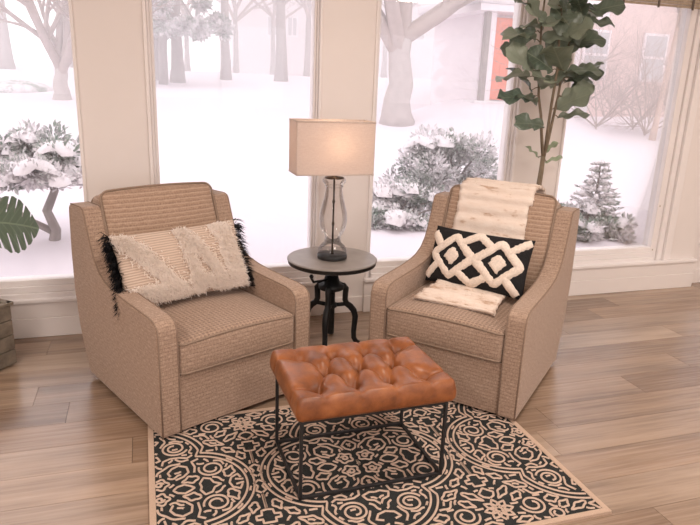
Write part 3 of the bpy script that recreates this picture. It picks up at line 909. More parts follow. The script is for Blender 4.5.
# shaggy cream pillow on the left chair
PW_, PH_, PT_ = .615, .335, .070
pl = empty('shaggy_pillow')
pl.matrix_world = chmat(LCH) @ Matrix.Translation((.338, .432, .612)) @ Matrix.Rotation(-.05, 4, 'Z') @ Matrix.Rotation(-.43, 4, 'X') @ Matrix.Rotation(-.017, 4, 'Y')
tag(pl, 'cream lumbar pillow with shaggy zigzag bands and black tassels', 'pillow')
pf = pillow_fn(PW_, PH_, PT_)
pillow_body(pf, M['cream_rib'], pl)
rnd = random.Random(77)
bands = [((-.92, .95), (-.10, -.98), .17), ((-.02, .95), (.12, -.98), .10), ((.02, .95), (.62, -.98), .11), ((.66, .98), (.86, -.98), .22), ((-.72, -.5), (-.30, -.98), .26), ((.10, -.45), (.55, -.95), .16), ((-.93, .9), (-.62, .3), .13)]
def on_band(rnd):
    a, b, w_ = rnd.choice(bands)
    k = rnd.random()
    s = a[0] + (b[0] - a[0]) * k + rnd.gauss(0, w_ * .5); t = a[1] + (b[1] - a[1]) * k + rnd.gauss(0, .03)
    if abs(s) > .985 or abs(t) > .985: return None
    p = pf(s, t, -1) + Vector((0, -.008, 0))
    return p, Vector((s * .3, -1, t * .3)).normalized(), Vector((.15, -.1, -.8))
bb_ = MB()
for a, b, w_ in bands:
    def bfn(u, v_, a=a, b=b, w_=w_):
        s = a[0] + (b[0] - a[0]) * v_ + (u - .5) * 2 * w_ * .85 * (1 + .25 * noise.noise(Vector((v_ * 9, a[0] * 7, u)))); t = a[1] + (b[1] - a[1]) * v_
        s = max(-.97, min(.97, s)); t = max(-.97, min(.97, t))
        q = pf(s, t, -1)
        e = 1 - abs(2 * u - 1) ** 3
        q.y -= .002 + e * (.008 + .007 * noise.noise(Vector((s * 22, t * 13, a[0]))))
        return q
    bb_.grid(bfn, 10, 34)
tag(bb_.build('shag_ground', M['cream_shag'], pl), kind='stuff')
vs, fs = strands(15000, on_band, rnd, .012, .028, .0017)
tag(raw('shag_bands', vs, fs, M['cream_shag'], pl), kind='stuff')
def on_edge(rnd):
    s = rnd.choice((-1, -1, -1, 1)); t = rnd.uniform(-.95, .98)
    t = round(t * 4) / 4 + rnd.gauss(0, .05)
    if abs(t) > 1: return None
    p = pf(s * .995, t, -1)
    return p, Vector((s, -.25, -.1)), Vector((s * .5, -.1, -1.0))
vs, fs = strands(1900, on_edge, rnd, .040, .072, .0018, 1.1)
tag(raw('black_tassels', vs, fs, M['black_yarn'], pl), 'black yarn tassels', kind='stuff')

# black pillow with raised cream diamonds on the right chair
QW, QH, QT = .53, .295, .062
p2 = empty('diamond_pillow')
p2.matrix_world = chmat(RCH) @ Matrix.Translation((.378, .425, .598)) @ Matrix.Rotation(-.10, 4, 'Z') @ Matrix.Rotation(-.368, 4, 'X') @ Matrix.Rotation(-.019, 4, 'Y')
tag(p2, 'black lumbar pillow with raised cream diamond pattern', 'pillow')
qf = pillow_fn(QW, QH, QT)
pillow_body(qf, M['black_cloth'], p2)
def qsurf(x, z):
    s = max(-.995, min(.995, x / (QW / 2))); t = max(-.995, min(.995, z / (QH / 2)))
    return Vector((x, qf(s, t, -1).y, z))
def strip(mb, pts, wd, closed=False, rnd=random.Random(3), rise=.007):
    P = []
    n = len(pts)
    for i in range(n if closed else n - 1):
        a = Vector(pts[i]); b = Vector(pts[(i + 1) % n]); m_ = max(2, int((b - a).length / .010))
        for k in range(m_): P.append(a.lerp(b, k / m_))
    if not closed: P.append(Vector(pts[-1]))
    # soften the corners
    for _ in range(2):
        Q = []
        for i in range(len(P)):
            if not closed and i in (0, len(P) - 1): Q.append(P[i]); continue
            Q.append(P[i] * .5 + (P[i - 1] + P[(i + 1) % len(P)]) * .25)
        P = Q
    vs = []; n = len(P)
    for i in range(n):
        t = (P[(i + 1) % n] - P[i - 1]) if closed else (P[min(i + 1, n - 1)] - P[max(i - 1, 0)])
        t.normalize(); nn = Vector((-t.y, t.x)) * wd * rnd.uniform(.86, 1.12)
        for k, ht in ((-1, -.002), (-.8, rise), (0, rise * 1.35), (.8, rise), (1, -.002)):
            q = P[i] + nn * k
            q = Vector((max(-QW * .497, min(QW * .497, q.x)), max(-QH * .492, min(QH * .492, q.y))))
            v_ = qsurf(q.x, q.y); v_.y -= ht * rnd.uniform(.85, 1.15)
            vs.append(v_)
    fs = []
    for i in range(n if closed else n - 1):
        j = (i + 1) % n
        for k in range(4): fs.append((i * 5 + k, i * 5 + k + 1, j * 5 + k + 1, j * 5 + k))
    mb.add(vs, fs)
hxq, hzq = QW / 2, QH / 2
Dm = lambda cx, cy, a, b: [((cx - a) * hxq, cy * hzq), (cx * hxq, (cy + b) * hzq), ((cx + a) * hxq, cy * hzq), (cx * hxq, (cy - b) * hzq)]
def yarn_line(pts, closed=False, wd=.0205):
    mb = MB(); strip(mb, pts, wd, closed)
    return mb.build('yarn_line', M['cream_tuft'], p2)
yarn_line(Dm(-.46, 0, .42, .70), True)
yarn_line(Dm(.46, 0, .42, .70), True)
yarn_line([(-.30 * hxq, .50 * hzq), (0, .84 * hzq), (.30 * hxq, .50 * hzq)])
yarn_line([(-.30 * hxq, -.50 * hzq), (0, -.84 * hzq), (.30 * hxq, -.50 * hzq)])
yarn_line([(-.20 * hxq, .30 * hzq), (.20 * hxq, -.30 * hzq)]); yarn_line([(-.20 * hxq, -.30 * hzq), (.20 * hxq, .30 * hzq)])
yarn_line([(.62 * hxq, .42 * hzq), (.97 * hxq, .90 * hzq)]); yarn_line([(.62 * hxq, -.42 * hzq), (.90 * hxq, -.93 * hzq)])
yarn_line([(-.74 * hxq, .30 * hzq), (-.965 * hxq, .74 * hzq)]); yarn_line([(-.74 * hxq, -.30 * hzq), (-.965 * hxq, -.82 * hzq)])
rq = random.Random(8)
for cx in (-.46, .46):
    mb = MB(); n = 9; vs = []
    for j in range(n):
        for i in range(n):
            a = (i / (n - 1) - .5) * 2; b = (j / (n - 1) - .5) * 2
            e = max(abs(a), abs(b))
            k = 1 + (rq.uniform(-.14, .14) if e > .9 else 0)
            x = cx * hxq + (a + b) * .5 * .043 * k + a * .006; z = (b - a) * .5 * .048 * k + b * .006
            v_ = qsurf(x, z); v_.y -= (.009 + rq.uniform(-.001, .001)) if e < .9 else -.002
            vs.append(v_)
    mb.add(vs, [(j * n + i, j * n + i + 1, (j + 1) * n + i + 1, (j + 1) * n + i) for j in range(n - 1) for i in range(n - 1)])
    mb.build('yarn_patch', M['cream_tuft'], p2)
rnd = random.Random(9)

# fur throw over the right chair
th_ = empty('fur_throw'); th_.matrix_world = chmat(RCH)
tag(th_, 'cream faux fur throw draped down the right armchair', 'throw blanket')
path = [(.972, .60), (.968, .70), (.955, .82), (.925, .905), (.87, .935), (.81, .938), (.735, .925), (.690, .880), (.650, .80), (.605, .70), (.570, .60), (.540, .52), (.515, .468), (.48, .458), (.42, .466), (.32, .470), (.22, .466), (.15, .456), (.130, .446)]
def ppath(k):
    x = k * (len(path) - 1); i = min(int(x), len(path) - 2); f_ = x - i
    p0 = path[max(i - 1, 0)]; p1 = path[i]; p2_ = path[i + 1]; p3 = path[min(i + 2, len(path) - 1)]
    c = []
    for j in (0, 1):
        a = -.5 * p0[j] + 1.5 * p1[j] - 1.5 * p2_[j] + .5 * p3[j]; b = p0[j] - 2.5 * p1[j] + 2 * p2_[j] - .5 * p3[j]; d = -.5 * p0[j] + .5 * p2_[j]
        c.append(((a * f_ + b) * f_ + d) * f_ + p1[j])
    return c
def throw_pt(u, v_):
    y, z = ppath(v_)
    x0 = .150 + .012 * math.sin(v_ * 17); x1 = .535 + .012 * math.sin(v_ * 13 + 1)
    if v_ < .4: x1 += .02
    if v_ > .62: x0 += .03; x1 += .03
    a = ppath(min(1, v_ + .01)); b = ppath(max(0, v_ - .01))
    t = Vector((0, a[0] - b[0], a[1] - b[1])).normalized(); nrm = Vector((0, -t.z, t.y)) if False else Vector((0, t.z, -t.y))
    wob = .0055 * math.sin(v_ * 150) + .005 * noise.noise(Vector((u * 5, v_ * 22, 0))) + .004 * noise.noise(Vector((u * 14, v_ * 60, 4)))
    edge = -.006 * (abs(2 * u - 1) ** 8)
    sg = 1 if nrm.dot(Vector((0, -1, 1.2))) > 0 or v_ < .25 and nrm.y > 0 else -1
    nrm = nrm * sg
    return Vector((x0 + (x1 - x0) * u, y, z)) + nrm * (.004 + wob + edge), nrm, t
tb_ = MB(); tb_.grid(lambda u, v_: throw_pt(u, v_)[0], 24, 150)
o = tb_.build('blanket', M['fur'], th_)
sm = o.modifiers.new('thick', 'SOLIDIFY'); sm.thickness = .008; sm.offset = 0
def on_throw(rnd):
    u = rnd.random(); v_ = rnd.random()
    if rnd.random() < .15: u = rnd.choice((.005, .995))
    p, nrm, t = throw_pt(u, v_)
    return p, nrm, t + Vector((rnd.uniform(-.3, .3), 0, 0))
vs, fs = strands(14000, on_throw, rnd, .006, .014, .0011)
tag(raw('fur', vs, fs, M['fur'], th_), kind='stuff')

# ================================================================== OTTOMAN
ot = empty('tufted_ottoman', (.734, 2.072, .012), R(1.39))
tag(ot, 'low cognac leather tufted ottoman on black wire frame', 'ottoman')
OW, OD, OH = .552, .378, .302
h = .006
for sx in (-1, 1):
    for sy in (-1, 1):
        x, y = sx * OW / 2, sy * OD / 2
        MB().box(x - h, x + h, y - h, y + h, 0, OH).build('leg', M['black_metal'], ot, smooth=False, bevel=.0015)
for zz in (h, OH + h):
    for sy in (-1, 1): MB().box(-OW / 2 - h, OW / 2 + h, sy * OD / 2 - h, sy * OD / 2 + h, zz - h, zz + h).build('rail', M['black_metal'], ot, smooth=False, bevel=.0015)
    for sx in (-1, 1): MB().box(sx * OW / 2 - h, sx * OW / 2 + h, -OD / 2 + h, OD / 2 - h, zz - h, zz + h).build('rail', M['black_metal'], ot, smooth=False, bevel=.0015)
BX = .1345
btn = [(BX * (i - 1.5), sy * .128) for sy in (-1, 1) for i in range(4)] + [(BX * (i - 1), 0) for i in range(3)]
seg = []
for i, a in enumerate(btn):
    for b in btn[i + 1:]:
        if abs(a[1] - b[1]) > .05 and abs(a[1] - b[1]) < .2 and abs(a[0] - b[0]) < BX * .6: seg.append((a, b, .021, .006))
CHX, CHY, CHZ = .296, .216, .047
for a in btn[:4]: seg.append((a, (a[0], -CHY), .009, .006))
for a in btn[4:8]: seg.append((a, (a[0], CHY), .009, .006))
for a, e in ((btn[0], (-CHX, -.128)), (btn[4], (-CHX, .128)), (btn[3], (CHX, -.128)), (btn[7], (CHX, .128))): seg.append((a, e, .009, .006))
def sdist(x, y, a, b):
    dx, dy = b[0] - a[0], b[1] - a[1]
    t = max(0, min(1, ((x - a[0]) * dx + (y - a[1]) * dy) / (dx * dx + dy * dy)))
    return math.hypot(x - a[0] - dx * t, y - a[1] - dy * t)
def tuft(x, y):
    z = 0
    for bx_, by_ in btn:
        d = math.hypot(x - bx_, y - by_)
        z -= .021 * math.exp(-(d / .015) ** 2) + .023 * math.exp(-(d / .045) ** 2)
    for a, b, dp, wd in seg:
        d = sdist(x, y, a, b)
        if d < .05: z -= dp * (.75 * math.exp(-d / wd) + .4 * math.exp(-(d / .018) ** 2))
    return z
def dispo(p):
    if p.z > CHZ * .3:
        w_ = min(1, (p.z - CHZ * .3) / (CHZ * .5))
        k = .012 * (1 - (p.x / CHX) ** 2) * (1 - (p.y / CHY) ** 2)
        return Vector((p.x, p.y, p.z + w_ * (tuft(p.x, p.y) + k)))
    # soft vertical puckers on the sides
    return p
def ottoman_mesh():
    mb = MB(); r = .016
    nx_, ny_ = 110, 82
    # closed shell: top grid wrapping over the rounded edge and down the sides
    def lin(n, hh):
        g = [hh * (-1 + 2 * i / n) for i in range(n + 1)]
        return g
    gx, gy = lin(nx_, CHX), lin(ny_, CHY)
    def top(x, y):
        ex, ey = max(0, abs(x) - (CHX - r)), max(0, abs(y) - (CHY - r))
        d = min(r, math.hypot(ex, ey)); dz = r - math.sqrt(max(0, r * r - d * d))
        px, py = x, y
        if ex > 0 and ey > 0 and math.hypot(ex, ey) > r:
            s_ = r / math.hypot(ex, ey); px = math.copysign(CHX - r + ex * s_, x); py = math.copysign(CHY - r + ey * s_, y)
        k = .012 * (1 - (x / CHX) ** 2) * (1 - (y / CHY) ** 2)
        return Vector((px, py, CHZ - dz + k + tuft(x, y) * (1 - .5 * min(1, d / r))))
    m = nx_ + 1
    vs = [top(x, y) for y in gy for x in gx]
    mb.add(vs, [(j * m + i, j * m + i + 1, (j + 1) * m + i + 1, (j + 1) * m + i) for j in range(ny_) for i in range(nx_)])
    per = [i for i in range(m)] + [j * m + nx_ for j in range(1, ny_ + 1)] + [ny_ * m + i for i in range(nx_ - 1, -1, -1)] + [j * m for j in range(ny_ - 1, 0, -1)]
    rings = [per]
    for k in range(1, 8):
        t = k / 7
        idx = []
        for q in per:
            v0 = vs[q]
            x, y = v0.x, v0.y
            bul = .006 * math.sin(t * PI)
            nx2 = math.copysign(1, x) if abs(x) > CHX - r else 0; ny2 = math.copysign(1, y) if abs(y) > CHY - r else 0
            pk = 0
            for i in range(4):
                if ny2: pk += .004 * math.exp(-((x - BX * (i - 1.5)) / .008) ** 2) * (1 - t)
            for s_ in (-.128, .128):
                if nx2: pk += .004 * math.exp(-((y - s_) / .008) ** 2) * (1 - t)
            inn = -.016 * max(0, (t - .75) / .25) ** 2
            idx.append(len(mb.v)); z0 = v0.z
            mb.v.append((x + nx2 * (bul + inn - pk), y + ny2 * (bul + inn - pk), z0 + (-CHZ - z0) * t))
        rings.append(idx)
    n = len(per)
    for a, b in zip(rings[:-1], rings[1:]):
        for i in range(n):
            mb.f.append((a[i], a[(i + 1) % n], b[(i + 1) % n], b[i])); mb.mi.append(0)
    mb.f.append(tuple(reversed(rings[-1]))); mb.mi.append(0)
    return mb
oc_ = ottoman_mesh().build('cushion', M['leather'], ot)
oc_.location = (0, 0, OH + 2 * h + CHZ + .0005)
bm_ = None
for bx_, by_ in btn:
    if bm_ is None:
        b_ = MB().lathe([(.011, -.006), (.0115, 0), (.009, .004), (.004, .006), (0, .0065)], 14).build('button', M['leather_button'], oc_); bm_ = b_.data
    else:
        b_ = bpy.data.objects.new('button', bm_); col.objects.link(b_); b_.parent = oc_
    k = .012 * (1 - (bx_ / CHX) ** 2) * (1 - (by_ / CHY) ** 2)
    b_.location = (bx_, by_, CHZ + k + tuft(bx_, by_) + .003)

# ================================================================== SIDE TABLE + LAMP
TX, TY, TZ = .946, 3.202, .516
st = empty('side_table', (TX, TY, 0), R(5))
tag(st, 'round dark iron pedestal table between the two armchairs', 'side table')
RT = .246
top = MB().lathe([(0, TZ - .001), (RT - .012, TZ - .001), (RT - .004, TZ - .002), (RT, TZ - .006), (RT, TZ - .010)], 72).build('table_top', M['tabletop'], st)
MB().lathe([(RT - .001, TZ - .010), (RT - .003, TZ - .012), (RT - .006, TZ - .030), (RT - .012, TZ - .033), (0, TZ - .033)], 72).build('rim', M['tablerim'], top)
MB().lathe([(.0, .07), (.019, .07), (.022, .075), (.022, .36), (.022, .37), (.022, TZ - .034), (.0, TZ - .034)], 20).build('screw_column', M['iron'], st)
MB().lathe([(.0, .335), (.066, .335), (.072, .340), (.072, .362), (.048, .370), (.036, .41), (.0, .41)], 24).build('collar', M['iron'], st)
MB().lathe([(.019, .225), (.034, .23), (.034, .25), (.019, .255)], 20).build('spider_ring', M['iron'], st)
for k in range(4):
    a = R((66, 142, 237, 345)[k])
    ca, sa = math.cos(a), math.sin(a)
    pr = [(.045, .352), (.070, .352), (.082, .336), (.080, .305), (.079, .270), (.088, .247), (.110, .230), (.130, .205), (.140, .17), (.138, .13), (.134, .08), (.136, .04), (.150, .016), (.170, .009)]
    wd = [x * 1.22 for x in [.014, .014, .014, .013, .013, .014, .015, .015, .014, .013, .012, .012, .012, .009]]
    mb = MB(); mb.tube([(ca * r_, sa * r_, z) for r_, z in pr], wd, 10)
    lg = mb.build('leg', M['iron'], st)
    MB().tube([(ca * .03, sa * .03, .24), (ca * .09, sa * .09, .245)], .012, 8).build('brace', M['iron'], lg)
KX, KY = -.145, -.075
ck = MB(); ck.tube([(0, 0, .39), (KX * .9, KY * .9, .405), (KX, KY, .43)], .007, 8)
ckh = ck.build('crank', M['iron'], st)
MB().lathe([(0, -.012), (.008, -.009), (.012, 0), (.008, .009), (0, .012)], 14, (KX, KY, .44)).build('knob', M['iron'], ckh)

lp = empty('table_lamp', (TX - .004, TY - .01, TZ), 0)
tag(lp, 'glass table lamp with rectangular linen shade, lit', 'lamp')
MB().lathe([(0, 0), (.079, 0), (.081, .004), (.081, .020), (.078, .024), (0, .024)], 40).build('base', M['black_metal'], lp)
outer = [(.076, .025), (.079, .035), (.078, .050), (.068, .068), (.050, .085), (.041, .100), (.040, .112), (.047, .124), (.060, .145), (.071, .175), (.076, .21), (.074, .245), (.065, .285), (.054, .325), (.047, .36), (.045, .385), (.050, .402), (.062, .414), (.064, .424), (.060, .434), (.052, .438)]
glass = MB().lathe(outer, 48)
glass.f = [f for f in glass.f if len(f) == 4]; glass.mi = [0] * len(glass.f)
go = glass.build('glass_body', M['lampglass'], lp)
inner = MB().lathe([(r_ - .0035, z) for r_, z in outer], 48)
inner.f = [f for f in inner.f if len(f) == 4]; inner.mi = [0] * len(inner.f)
inner.build('inner_wall', M['lampglass'], go)
for zz, rr in ((.112, .0415), (.098, .0425), (.392, .047)):
    MB().tube([(rr * math.cos(2 * PI * i / 32), rr * math.sin(2 * PI * i / 32), zz) for i in range(32)], .004, 8, closed=True).build('glass_ring', M['lampglass'], go)
MB().lathe([(0, .024), (.012, .024), (.006, .04), (.005, .18), (.008, .185), (.008, .195), (.005, .20), (.005, .30), (.008, .305), (.008, .315), (.005, .32), (.006, .50), (.012, .51), (.012, .56), (0, .56)], 14).build('rod', M['rod'], lp)
MB().lathe([(0, .434), (.050, .434), (.050, .440), (.014, .445), (.014, .455), (0, .455)], 24).build('cap', M['rod'], lp)
SW, SD, SZ0, SZ1 = .205, .090, .461, .733
shd = MB()
tk = .003
for q in ((-SW, SW, -SD, -SD + tk), (-SW, SW, SD - tk, SD), (-SW, -SW + tk, -SD + tk, SD - tk), (SW - tk, SW, -SD + tk, SD - tk)):
    shd.box(q[0], q[1], q[2], q[3], SZ0, SZ1)
sh = shd.build('shade', M['linen'], lp, smooth=False)
sh.location.x = -.020
for zz in (SZ0 + .004, SZ1 - .004):
    MB().tube([(-SW, -SD, zz), (SW, -SD, zz), (SW, SD, zz), (-SW, SD, zz)], .0042, 6, closed=True).build('shade_trim', M['linen'], sh)
MB().tube([(-SW + .004, 0, SZ1 - .02), (SW - .004, 0, SZ1 - .02)], .002, 6).build('shade_spider', M['rod'], sh)
MB().lathe([(0, .56), (.014, .565), (.022, .585), (.030, .61), (.026, .64), (.012, .655), (0, .66)], 18).build('bulb', M['bulb'], lp)
ld = bpy.data.lights.new('lamp_light', 'POINT'); ld.energy = 1.5; ld.color = (1, .74, .52); ld.shadow_soft_size = .07
lo = bpy.data.objects.new('lamp_light', ld); col.objects.link(lo); lo.parent = lp; lo.location = (0, .0, .61)

# ================================================================== RUG
RU, RV = .783, .508
rg = empty('area_rug', (.735, 2.043, 0), 0)
tag(rg, 'charcoal rug with cream scroll medallions under the ottoman', 'rug')
MB().box(-RU + .020, RU - .020, -RV + .020, RV - .020, 0.0005, .010).build('pile', M['rug_dark'], rg, smooth=False)
bd = MB()
for q in ((-RU, RU, -RV, -RV + .022), (-RU, RU, RV - .022, RV), (-RU, -RU + .022, -RV + .022, RV - .022), (RU - .022, RU, -RV + .022, RV - .022)):
    bd.box(q[0], q[1], q[2], q[3], 0.0005, .012)
bd.build('binding', M['rug_edge'], rg, smooth=False)
P2 = .395       # mirror line between two medallions
rnd = random.Random(12)
strokes = []
CELL = .004
occ = set()
def mark(pts, rad=.0085):
    k = int(rad / CELL) + 1
    for x, y in pts:
        ci, cj = int(x / CELL), int(y / CELL)
        for i in range(-k, k + 1):
            for j in range(-k, k + 1):
                if (i * i + j * j) * CELL * CELL <= rad * rad: occ.add((ci + i, cj + j))
def free(pts):
    return all((int(x / CELL), int(y / CELL)) not in occ for x, y in pts)
def inside(x, y): return -.002 <= x <= P2 + .002 and -.002 <= y <= RV - .024
def densify(pts, st=.006):
    out = []
    for a, b in zip(pts[:-1], pts[1:]):
        m_ = max(1, int(math.dist(a, b) / st))
        for k in range(m_): out.append((a[0] + (b[0] - a[0]) * k / m_, a[1] + (b[1] - a[1]) * k / m_))
    out.append(pts[-1]); return out
def put(pts, force=True, rad=.0098):
    pts = densify(pts)
    run = []; ok = False
    for p in pts + [None]:
        if p is not None and inside(*p): run.append(p)
        else:
            if len(run) > 2:
                strokes.append(run); mark(run, rad); ok = True
            run = []
    return ok
def spiral(cx, cy, r0, turns, a0, dr, sgn=1):
    n = int(26 * turns)
    return [(cx + (r0 - dr * k / 26) * math.cos(a0 + sgn * 2 * PI * k / 26), cy + (r0 - dr * k / 26) * math.sin(a0 + sgn * 2 * PI * k / 26)) for k in range(n + 1) if r0 - dr * k / 26 > .004]
def circ(cx, cy, r_): return [(cx + r_ * math.cos(2 * PI * k / 18), cy + r_ * math.sin(2 * PI * k / 18)) for k in range(19)]
# quatrefoil rings
def quat(c, r_):
    pts = []
    t = (c + math.sqrt(max(0, 2 * r_ * r_ - c * c))) / 2
    a1 = math.atan2(t, t - c)
    for k in range(25):
        a = a1 * k / 24; pts.append((c + r_ * math.cos(a), r_ * math.sin(a)))
    e = pts[-1]
    pts += [(e[0] - .012, e[1] + .002), (e[0] - .012, e[1] + .020 - .012), ]
    pts2 = []
    for k in range(25):
        a = a1 * k / 24; pts2.append((r_ * math.sin(a), c + .045 + r_ * math.cos(a)))
    return pts + list(reversed(pts2))
put(quat(.155, .225)); put(quat(.155, .200))
# heart of the medallion
put([(.043 + .030 * (1 + .16 * math.cos(5 * a_)) * math.cos(a_), .043 + .030 * (1 + .16 * math.cos(5 * a_)) * math.sin(a_)) for a_ in [2 * PI * k / 40 for k in range(41)]]); put(spiral(.043, .043, .016, 1.2, 0, .009))
put([(0, .090), (.020, .105), (.030, .13), (.016, .15), (0, .165)]); put([(.090, 0), (.105, .018), (.13, .026), (.15, .014), (.165, 0)])
put([(0, .19), (.02, .185), (.05, .20), (.04, .225), (.015, .235), (0, .26)])
put([(.19, 0), (.185, .02), (.20, .05), (.225, .04), (.235, .015), (.26, 0)])
put(spiral(.235, .105, .048, 1.6, PI * .9, .020)); put(spiral(.105, .275, .052, 1.7, -.4, .020, -1))
put([(.10, .06), (.13, .075), (.15, .10), (.145, .135), (.115, .15), (.09, .135), (.075, .11), (.085, .085)])
put([(.17, .09), (.175, .13), (.165, .165), (.19, .18)])
put([(.29, 0), (.30, .03), (.325, .045), (.335, .02)])
put([(0, .30), (.03, .31), (.045, .335), (.02, .345)])
put([(.055, .16), (.06, .19), (.085, .205), (.12, .205), (.15, .195), (.17, .21)])
# spandrel: flower at the rug edge and sprays between medallions
fx, fy = P2, .395
put(circ(fx, fy, .012))
for k in range(5):
    a = PI / 2 + PI * (k + .0) / 4
    px, py = fx + .036 * math.cos(a), fy + .036 * math.sin(a)
    put([(fx + .017 * math.cos(a), fy + .017 * math.sin(a)), (px + .013 * math.cos(a + 1.6), py + .013 * math.sin(a + 1.6)), (fx + .056 * math.cos(a), fy + .056 * math.sin(a)), (px + .013 * math.cos(a - 1.6), py + .013 * math.sin(a - 1.6)), (fx + .017 * math.cos(a), fy + .017 * math.sin(a))])
put([(P2, .33), (P2 - .02, .32), (P2 - .03, .30), (P2 - .015, .285), (P2, .27)])
put([(P2, .255), (P2 - .022, .255), (P2 - .022, .235), (P2 - .042, .235), (P2 - .042, .215), (P2 - .022, .213), (P2 - .020, .19), (P2, .185)])
put([(P2 - .001, .18), (P2 - .001, .10)])
put([(P2, .09), (P2 - .018, .075), (P2 - .008, .05), (P2 - .02, .03), (P2, .012)])
put(spiral(.262, .40, .050, 1.7, 0, .020)); put(spiral(.20, .465, .030, 1.3, .5, .014, -1))
# filler: leaf outlines and little hooks wherever there is room
def leaf(x, y, a, L, wd):
    """lobed leaf outline"""
    pts = []
    for k in range(21):
        t = k / 20; pts.append((t, math.sin(PI * t ** .75) * (1 - .34 * math.sin(t * PI * 2) ** 2)))
    o1 = [(x + math.cos(a) * L * t - math.sin(a) * wd * s, y + math.sin(a) * L * t + math.cos(a) * wd * s) for t, s in pts]
    o2 = [(x + math.cos(a) * L * t + math.sin(a) * wd * s, y + math.sin(a) * L * t - math.cos(a) * wd * s) for t, s in reversed(pts)]
    return o1 + o2[1:]
def hook(x, y, a, L):
    pts = []
    cx, cy = x, y
    k = rnd.choice((-1, 1)) * rnd.uniform(4, 22); w_ = rnd.uniform(.3, 1.5); n = max(8, int(L / .0028)); ph = rnd.uniform(0, 6)
    for i in range(n + 1):
        pts.append((cx, cy)); cx += math.cos(a) * L / n; cy += math.sin(a) * L / n; a += (k + 55 * w_ * math.sin(i * .30 + ph)) * L / n
    return pts
for it in range(26000):
    x, y = rnd.uniform(0, P2), rnd.uniform(0, RV - .03)
    if (int(x / CELL), int(y / CELL)) in occ: continue
    a = rnd.uniform(0, 2 * PI)
    if it < 3500: s = leaf(x, y, a, rnd.uniform(.055, .09), rnd.uniform(.016, .024))
    elif it < 14000: s = hook(x, y, a, rnd.uniform(.09, .16))
    elif it < 19000: s = hook(x, y, a, rnd.uniform(.05, .09))
    else: s = hook(x, y, a, rnd.uniform(.02, .05))
    d = densify(s)
    if all(inside(*p) for p in d) and free(d): put(s)
# mirror to the whole rug and raise the yarn lines
rugm = MB()
HW, TOPZ, BOTZ = .0039, .0130, .0095
def ribbon(pts, fxn):
    pts = [fxn(p) for p in pts]
    if any(abs(p[0]) > RU - .023 for p in pts):
        runs = []; cur = []
        for p in pts:
            if abs(p[0]) <= RU - .023: cur.append(p)
            else:
                if len(cur) > 2: runs.append(cur)
                cur = []
        if len(cur) > 2: runs.append(cur)
    else: runs = [pts]
    for P in runs:
        n = len(P); vs = []
        for i, (x, y) in enumerate(P):
            a, b = P[max(i - 1, 0)], P[min(i + 1, n - 1)]
            tx, ty = b[0] - a[0], b[1] - a[1]; l = math.hypot(tx, ty) or 1
            nx_, ny_ = -ty / l, tx / l
            for k, z in ((-1.15, BOTZ), (-.75, TOPZ), (.75, TOPZ), (1.15, BOTZ)):
                vs.append((x + nx_ * HW * k, y + ny_ * HW * k, z))
        fs = []
        for i in range(n - 1):
            for k in range(3): fs.append((i * 4 + k, i * 4 + k + 1, i * 4 + 5 + k, i * 4 + 4 + k))
        rugm.add(vs, fs)
for s in strokes:
    s = s[::1] if len(s) < 6 else [s[0]] + s[1:-1:1] + [s[-1]]
    for su in (1, -1):
        for sv in (1, -1):
            ribbon(s, lambda p: (su * p[0], sv * p[1]))
            ribbon(s, lambda p: (su * (2 * P2 - p[0]), sv * p[1]))
tag(rugm.build('raised_scrollwork', M['rug_cream'], rg, smooth=True), 'raised cream scroll and leaf lines', kind='stuff')

